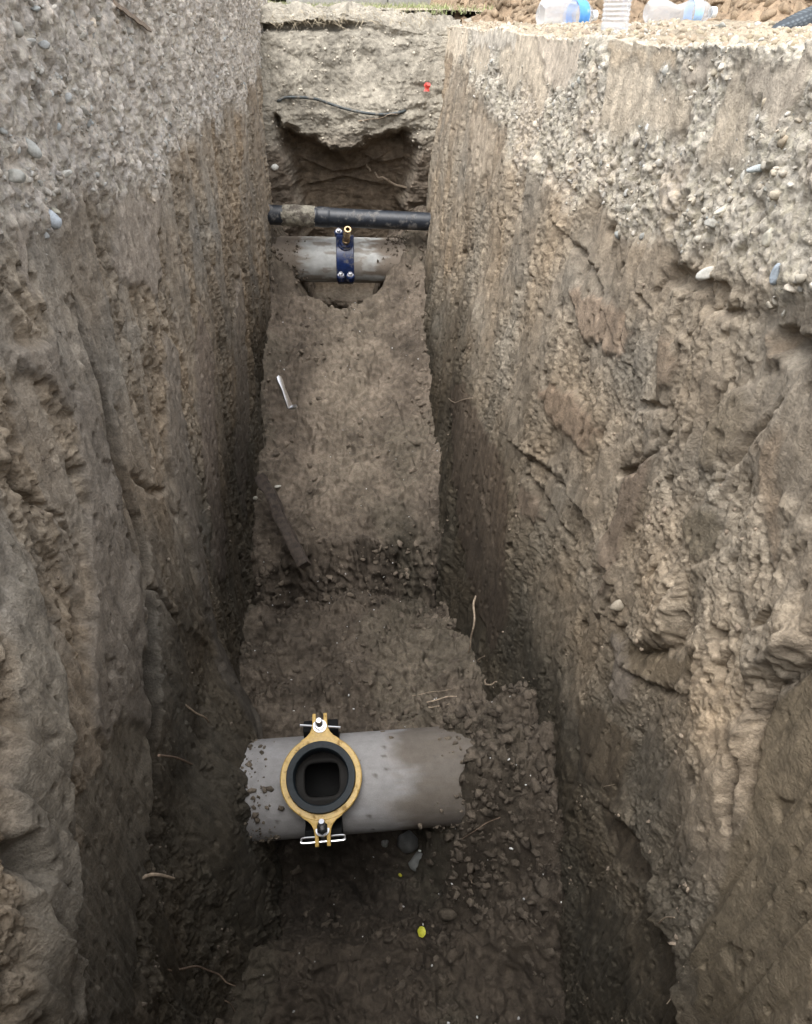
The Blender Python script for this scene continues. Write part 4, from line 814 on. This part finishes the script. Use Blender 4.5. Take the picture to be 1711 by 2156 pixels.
petal(floorpt(843, 1848, .012), .0055, 'tiny yellow green petal on the floor near the flat grey stone', 2)
p_ = endpt(899, 182, .030)
bm = bmesh.new(); bmesh.ops.create_grid(bm, x_segments=6, y_segments=8, size=.5)
for v in bm.verts: v.co.z = .25*math.sin(v.co.x*7+v.co.y*5)+.2*math.sin(v.co.y*9); v.co.x *= 1+.25*math.sin(v.co.y*8)
r2 = bmesh.ops.extrude_face_region(bm, geom=bm.faces[:]); bmesh.ops.translate(bm, vec=(0, 0, .12), verts=[v for v in r2['geom'] if isinstance(v, bmesh.types.BMVert)])
xf(bm, Matrix.Translation(p_)@Matrix.Rotation(-.4, 4, 'Z')@RX(math.radians(80))@Matrix.Diagonal((.026, .036, .012, 1)))
tag(bmobj('plastic_scrap', bm, M_red), 'small bright red plastic scrap stuck in the soil at the far right corner', 'plastic scrap')
# ------------------------------------------------------------------ on the ground at the right: heap, bottles, shoe
S1 = SPOTS[1]
def gz(x, y):
    i = int(np.clip(np.searchsorted(S1['Yr'], y), 0, len(S1['Yr'])-1)); j = int(np.argmin(np.abs(S1['P'][i, :, 0]-x)+10*(S1['Wc'] < .03))); return float(S1['P'][i, j, 2])
hx_ = np.linspace(.45, 6, 260); hy_ = np.linspace(1.7, 9, 330); HY, HX = np.meshgrid(hy_, hx_, indexing='ij')
A_, B_ = np.array([.60, 3.75]), np.array([1.62, 2.35]); t_ = (B_-A_)/np.linalg.norm(B_-A_); nn_ = np.array([-t_[1], t_[0]])
dd = (HX-A_[0])*nn_[0]+(HY-A_[1])*nn_[1] + .09*fbm(HX*2.2, HY*2.2, 3, 701); lat = ss(6., 4.5, HX)*ss(9, 6.5, HY)
toe = ss(.50, 1.05, HX)
HZ = -.02+ (.75*ss(-.05, 1.3, dd)+.05*ss(-.02, .12, dd))*lat*toe + .06*ss(-.05, .2, dd)*(fbm(HX*5, HY*5, 3, 702)+.6*fbm(HX*14, HY*14, 5, 703)) + .012*ridge(HX*26, HY*26, 3, 704)*ss(-.05, .1, dd)
hc = C(.27, .20, .135)*(1+.22*fbm(HX*4, HY*4, 4, 705)+.15*fbm(HX*20, HY*20, 3, 706))[..., None]
PH = np.stack([HX, HY, HZ], -1); fqh = gridfaces(*HX.shape); kk = (dd.ravel()[fqh].max(1) > -.12) & (HX.ravel()[fqh].min(1) > .5)
oh = mesh_np('spoil_heap', PH.reshape(-1, 3), fqh[kk], M_soil, hc.reshape(-1, 3)); tag(oh, 'reddish brown heap of dug soil behind the plastic bottles', 'soil heap')
nH, aH = normals(PH)
o = scatter('heap_clods', PH, nH, aH*ss(-.05, .05, dd)*ss(1., .5, dd)*ss(.5, .7, HX)*(HX < 3), 14000, .003, .042, lambda n, r, p: np.array([.27, .205, .14])*(.75+.5*r.random((n, 1))), 710, 2, .6, .15, M_soil, 5.)
tag(o, 'clods of reddish soil covering the heap at the upper right', 'soil', None, 'stuff')
def bottle(loc, rot, label, prof, lab, mat_l, crush=0., seed=0, cap=True, group='clear plastic bottles left by the trench rim'):
    e = empty('plastic_bottle', loc, rot); tag(e, label, 'bottle', group); bm = lathe(prof, 40)
    Vn_ = np.array([v.co[:] for v in bm.verts]); an_ = np.arctan2(Vn_[:, 1], Vn_[:, 0]); nz_ = fbm(Vn_[:, 2]*22+seed, np.cos(an_)*1.6+np.sin(an_)*1.1+seed, 3, 720)
    rf_ = fbm(Vn_[:, 2]*70+seed, an_*2.5, 2, 721)
    for i, v in enumerate(bm.verts):
        k_ = 1+crush*float(nz_[i])+crush*.3*float(rf_[i]); v.co.x *= k_; v.co.y *= k_
    bmobj('bottle_shell', bm, M_plastic, e)
    if lab: bmobj('label_band', lathe([(lab[2], lab[0]), (lab[2]+.0006, lab[0]), (lab[2]+.0006, lab[1]), (lab[2], lab[1])], 40, True), mat_l, e)
    if cap: top = prof[-1][1] if prof[-1][0] > .005 else prof[-2][1]; bmobj('screw_cap', lathe([(0, top+.003), (.0145, top+.003), (.0150, top), (.0150, top-.012), (.0125, top-.012)], 28), M_white, e)
    return e
ribs = [(0, .006), (.020, .003), (.029, .0), (.0315, .006)]
for k in range(13): ribs += [(.0325, .016+k*.0092), (.0300, .0205+k*.0092)]
ribs += [(.0325, .138), (.031, .150), (.024, .172), (.015, .188), (.0125, .192), (.0125, .206)]
px_ = hit(1297, 37, 1, 2.05); bottle((px_[0], px_[1], gz(px_[0], px_[1])-.003), (.02, -.03, .4), 'clear ribbed bottle standing upright on the right rim, cut by the frame', ribs, None, None, .035, 1)
waist = [(0, .004), (.022, 0), (.031, .008), (.0335, .03), (.0330, .055), (.026, .078), (.0185, .095), (.022, .112), (.030, .135), (.0325, .150), (.0320, .172), (.027, .190), (.017, .204), (.0125, .209), (.0125, .222)]
px_ = hit(1360, 38, 1, 2.62); bottle((px_[0], px_[1], gz(px_[0], px_[1])+.030), (math.radians(90), .04, math.radians(98)), 'clear bottle with pinched waist and blue label lying on its side', waist, (.140, .168, .0332), M_plabel, .05, 2)
px_ = hit(1140, 12, 1, 2.75); bottle((px_[0], px_[1], gz(px_[0], px_[1])+.034), (math.radians(90), -.10, math.radians(108)), 'crumpled clear bottle with dark blue label lying nearest the trench corner', [(0, .004), (.028, 0), (.038, .008), (.040, .03), (.039, .06), (.040, .09), (.038, .12), (.039, .15), (.034, .165), (.022, .18), (.0125, .19), (.0125, .20)], (.118, .155, .0405), M_label, .16, 3)
# knitted shoe at the right edge
nu, nv = 90, 64; U, Vv = np.meshgrid(np.linspace(0, 1, nu), np.linspace(0, 2*math.pi, nv, endpoint=False), indexing='ij')
wd = .050*np.sqrt(np.clip(1-(1-np.clip(U/.38, 0, 1))**2, .0004, 1))*(1-.18*ss(.4, .65, U)+.0*U); hgt = (.026+.050*ss(.0, .55, U))*np.sqrt(np.clip(1-(1-np.clip(U/.22, 0, 1))**2, .0004, 1))
cs, sn = np.cos(Vv), np.sin(Vv); shp = lambda t, k: np.sign(t)*np.abs(t)**k
sxx = U*.28; syy = wd*shp(cs, .8); szz = hgt*(.5+.5*shp(sn, .75)) + .0
ribd = .0014*np.sin((sxx*1.0+szz*.7)*2*math.pi/.0085)*(sn > -.2); syy = syy*(1+ribd/.05); szz = szz+ribd*.8
colk = np.where((np.sin((sxx+szz*.7)*2*math.pi/.0085+1)[..., None] > .5), C(.13, .15, .165), C(.06, .07, .08)); 
px_ = hit(1622, 52, 1, 1.85); sh = empty('knit_shoe', (px_[0], px_[1], gz(px_[0], px_[1])-.004), (0, 0, math.radians(-8))); sh.scale = (1.2, 1.2, 1.05)
tag(sh, 'grey ribbed knit shoe with white collar at the upper right corner', 'shoe')
PK = np.stack([sxx, syy, szz], -1); mesh_np('knit_upper', PK.reshape(-1, 3), gridfaces(nu, nv, wrap=True), soilmat('grey_knit', .9, .001, 500, .2), colk.reshape(-1, 3), sh)
m2 = (U > .30); wt_ = PK.copy(); wt_[..., 1] *= .93; wt_[..., 2] = np.maximum(wt_[..., 2], 0)+.004*0
U2, V2 = np.meshgrid(np.linspace(.22, 1., 60), np.linspace(.15*math.pi, .85*math.pi, 30), indexing='ij')
top = .074*ss(.0, .5, U2)+.030; P2 = np.stack([U2*.28+.01, .046*np.cos(V2)*(.55+.45*ss(.2, .5, U2)), top*(.60+.42*np.sin(V2))-.008], -1)
mesh_np('white_collar', P2.reshape(-1, 3), gridfaces(60, 30), M_white, None, sh)
# ------------------------------------------------------------------ grass and kerb beyond the far end
r = np.random.default_rng(801); n = 16000; gx = r.uniform(-1.6, 4.2, n); gy = 4.22+2.8*r.random(n)**1.5
dens = fbm(gx*2.5, gy*2.5, 3, 802); k = (dens > -.2) & ~((gx > .75) & (gy < 5.6)); gx, gy = gx[k], gy[k]; n = len(gx); hgt_ = r.uniform(.010, .036, n)*(1+.15*(gy-4.3)); az = r.uniform(0, 2*math.pi, n); ln = r.normal(0, .5, (n, 2))*hgt_[:, None]; w_ = r.uniform(.0015, .003, n)
gz_ = ip(gy, [4.2, 9], [0, .105])*0+ground_z(gx, gy)-.004; b0 = np.stack([gx, gy, gz_], -1); dx_ = np.stack([np.cos(az)*w_, np.sin(az)*w_, 0*w_], -1)
VG = np.stack([b0-dx_, b0+dx_, b0+dx_*.6+np.stack([ln[:, 0]*.4, ln[:, 1]*.4, hgt_*.6], -1), b0-dx_*.6+np.stack([ln[:, 0]*.4, ln[:, 1]*.4, hgt_*.6], -1), b0+np.stack([ln[:, 0], ln[:, 1], hgt_], -1)], 1)
FG = np.concatenate([np.stack([np.arange(n)*5+a for a in q_], -1) for q_ in ((0, 1, 2), (0, 2, 3), (3, 2, 4))]); cg = np.array([.30, .345, .16])*(.6+.8*r.random((n, 1))) ; dry = r.random((n, 1)) < .3; cg = np.where(dry, np.array([.42, .385, .28]), cg)
og = mesh_np('grass', VG.reshape(-1, 3), FG, M_soil, np.repeat(cg[:, None], 5, 1).reshape(-1, 3), smooth=False); tag(og, 'sparse pale grass growing beyond the far end of the trench', 'grass', None, 'stuff')
# hanging rootlets of the turf edge
r = np.random.default_rng(811); VV, FF2 = [], []; m_ = 260
for k in range(m_):
    x0 = r.uniform(-.36, .40); a0 = np.array([x0, 4.02+r.uniform(0, .05), r.uniform(.0, .06)]); d0 = np.array([r.normal(0, .03), r.uniform(-.03, .0), r.uniform(-.045, .01)]); w0 = np.array([.0012, 0, .0005]); i0 = len(VV)*1
    VV += [a0-w0, a0+w0, a0+d0*.5+w0+[0, -.008, .004], a0+d0*.5-w0+[0, -.008, .004], a0+d0]; FF2 += [(i0, i0+1, i0+2), (i0, i0+2, i0+3), (i0+3, i0+2, i0+4)]
oo = mesh_np('turf_rootlets', np.array(VV), np.array(FF2), M_soil, np.tile(np.array([[.34, .29, .21]]), (len(VV), 1)), smooth=False); tag(oo, 'dry rootlets fringing the turf edge above the far end face', 'grass roots', None, 'stuff')
kb = empty('kerb', (1.2, 7.2, 0)); tag(kb, 'grey concrete kerb stones beyond the strip of grass', 'kerb')
kz = float(ground_z(np.array(1.), np.array(7.2)))
for k in range(9):
    bm = bmesh.new(); bmesh.ops.create_cube(bm, size=1); xf(bm, TR(-1.3+k*.806-.0, 0, kz+.06)@Matrix.Diagonal((.796, .14, .30, 1))); bmobj('kerb_stone', bm, M_concrete, kb, bevel=.012)
pv = []; 
xs2 = np.linspace(-14, 14, 60); ys2 = np.linspace(7.3, 12, 30); Y2, X2 = np.meshgrid(ys2, xs2, indexing='ij'); z2 = kz+.195+.004*fbm(X2, Y2, 3, 820)
sheet('pavement', np.stack([X2, Y2, z2+ground_z(X2, Y2)*.0], -1), np.broadcast_to(C(.36, .36, .35), X2.shape+(3,))*(1+.1*fbm(X2*3, Y2*3, 3, 821))[..., None])
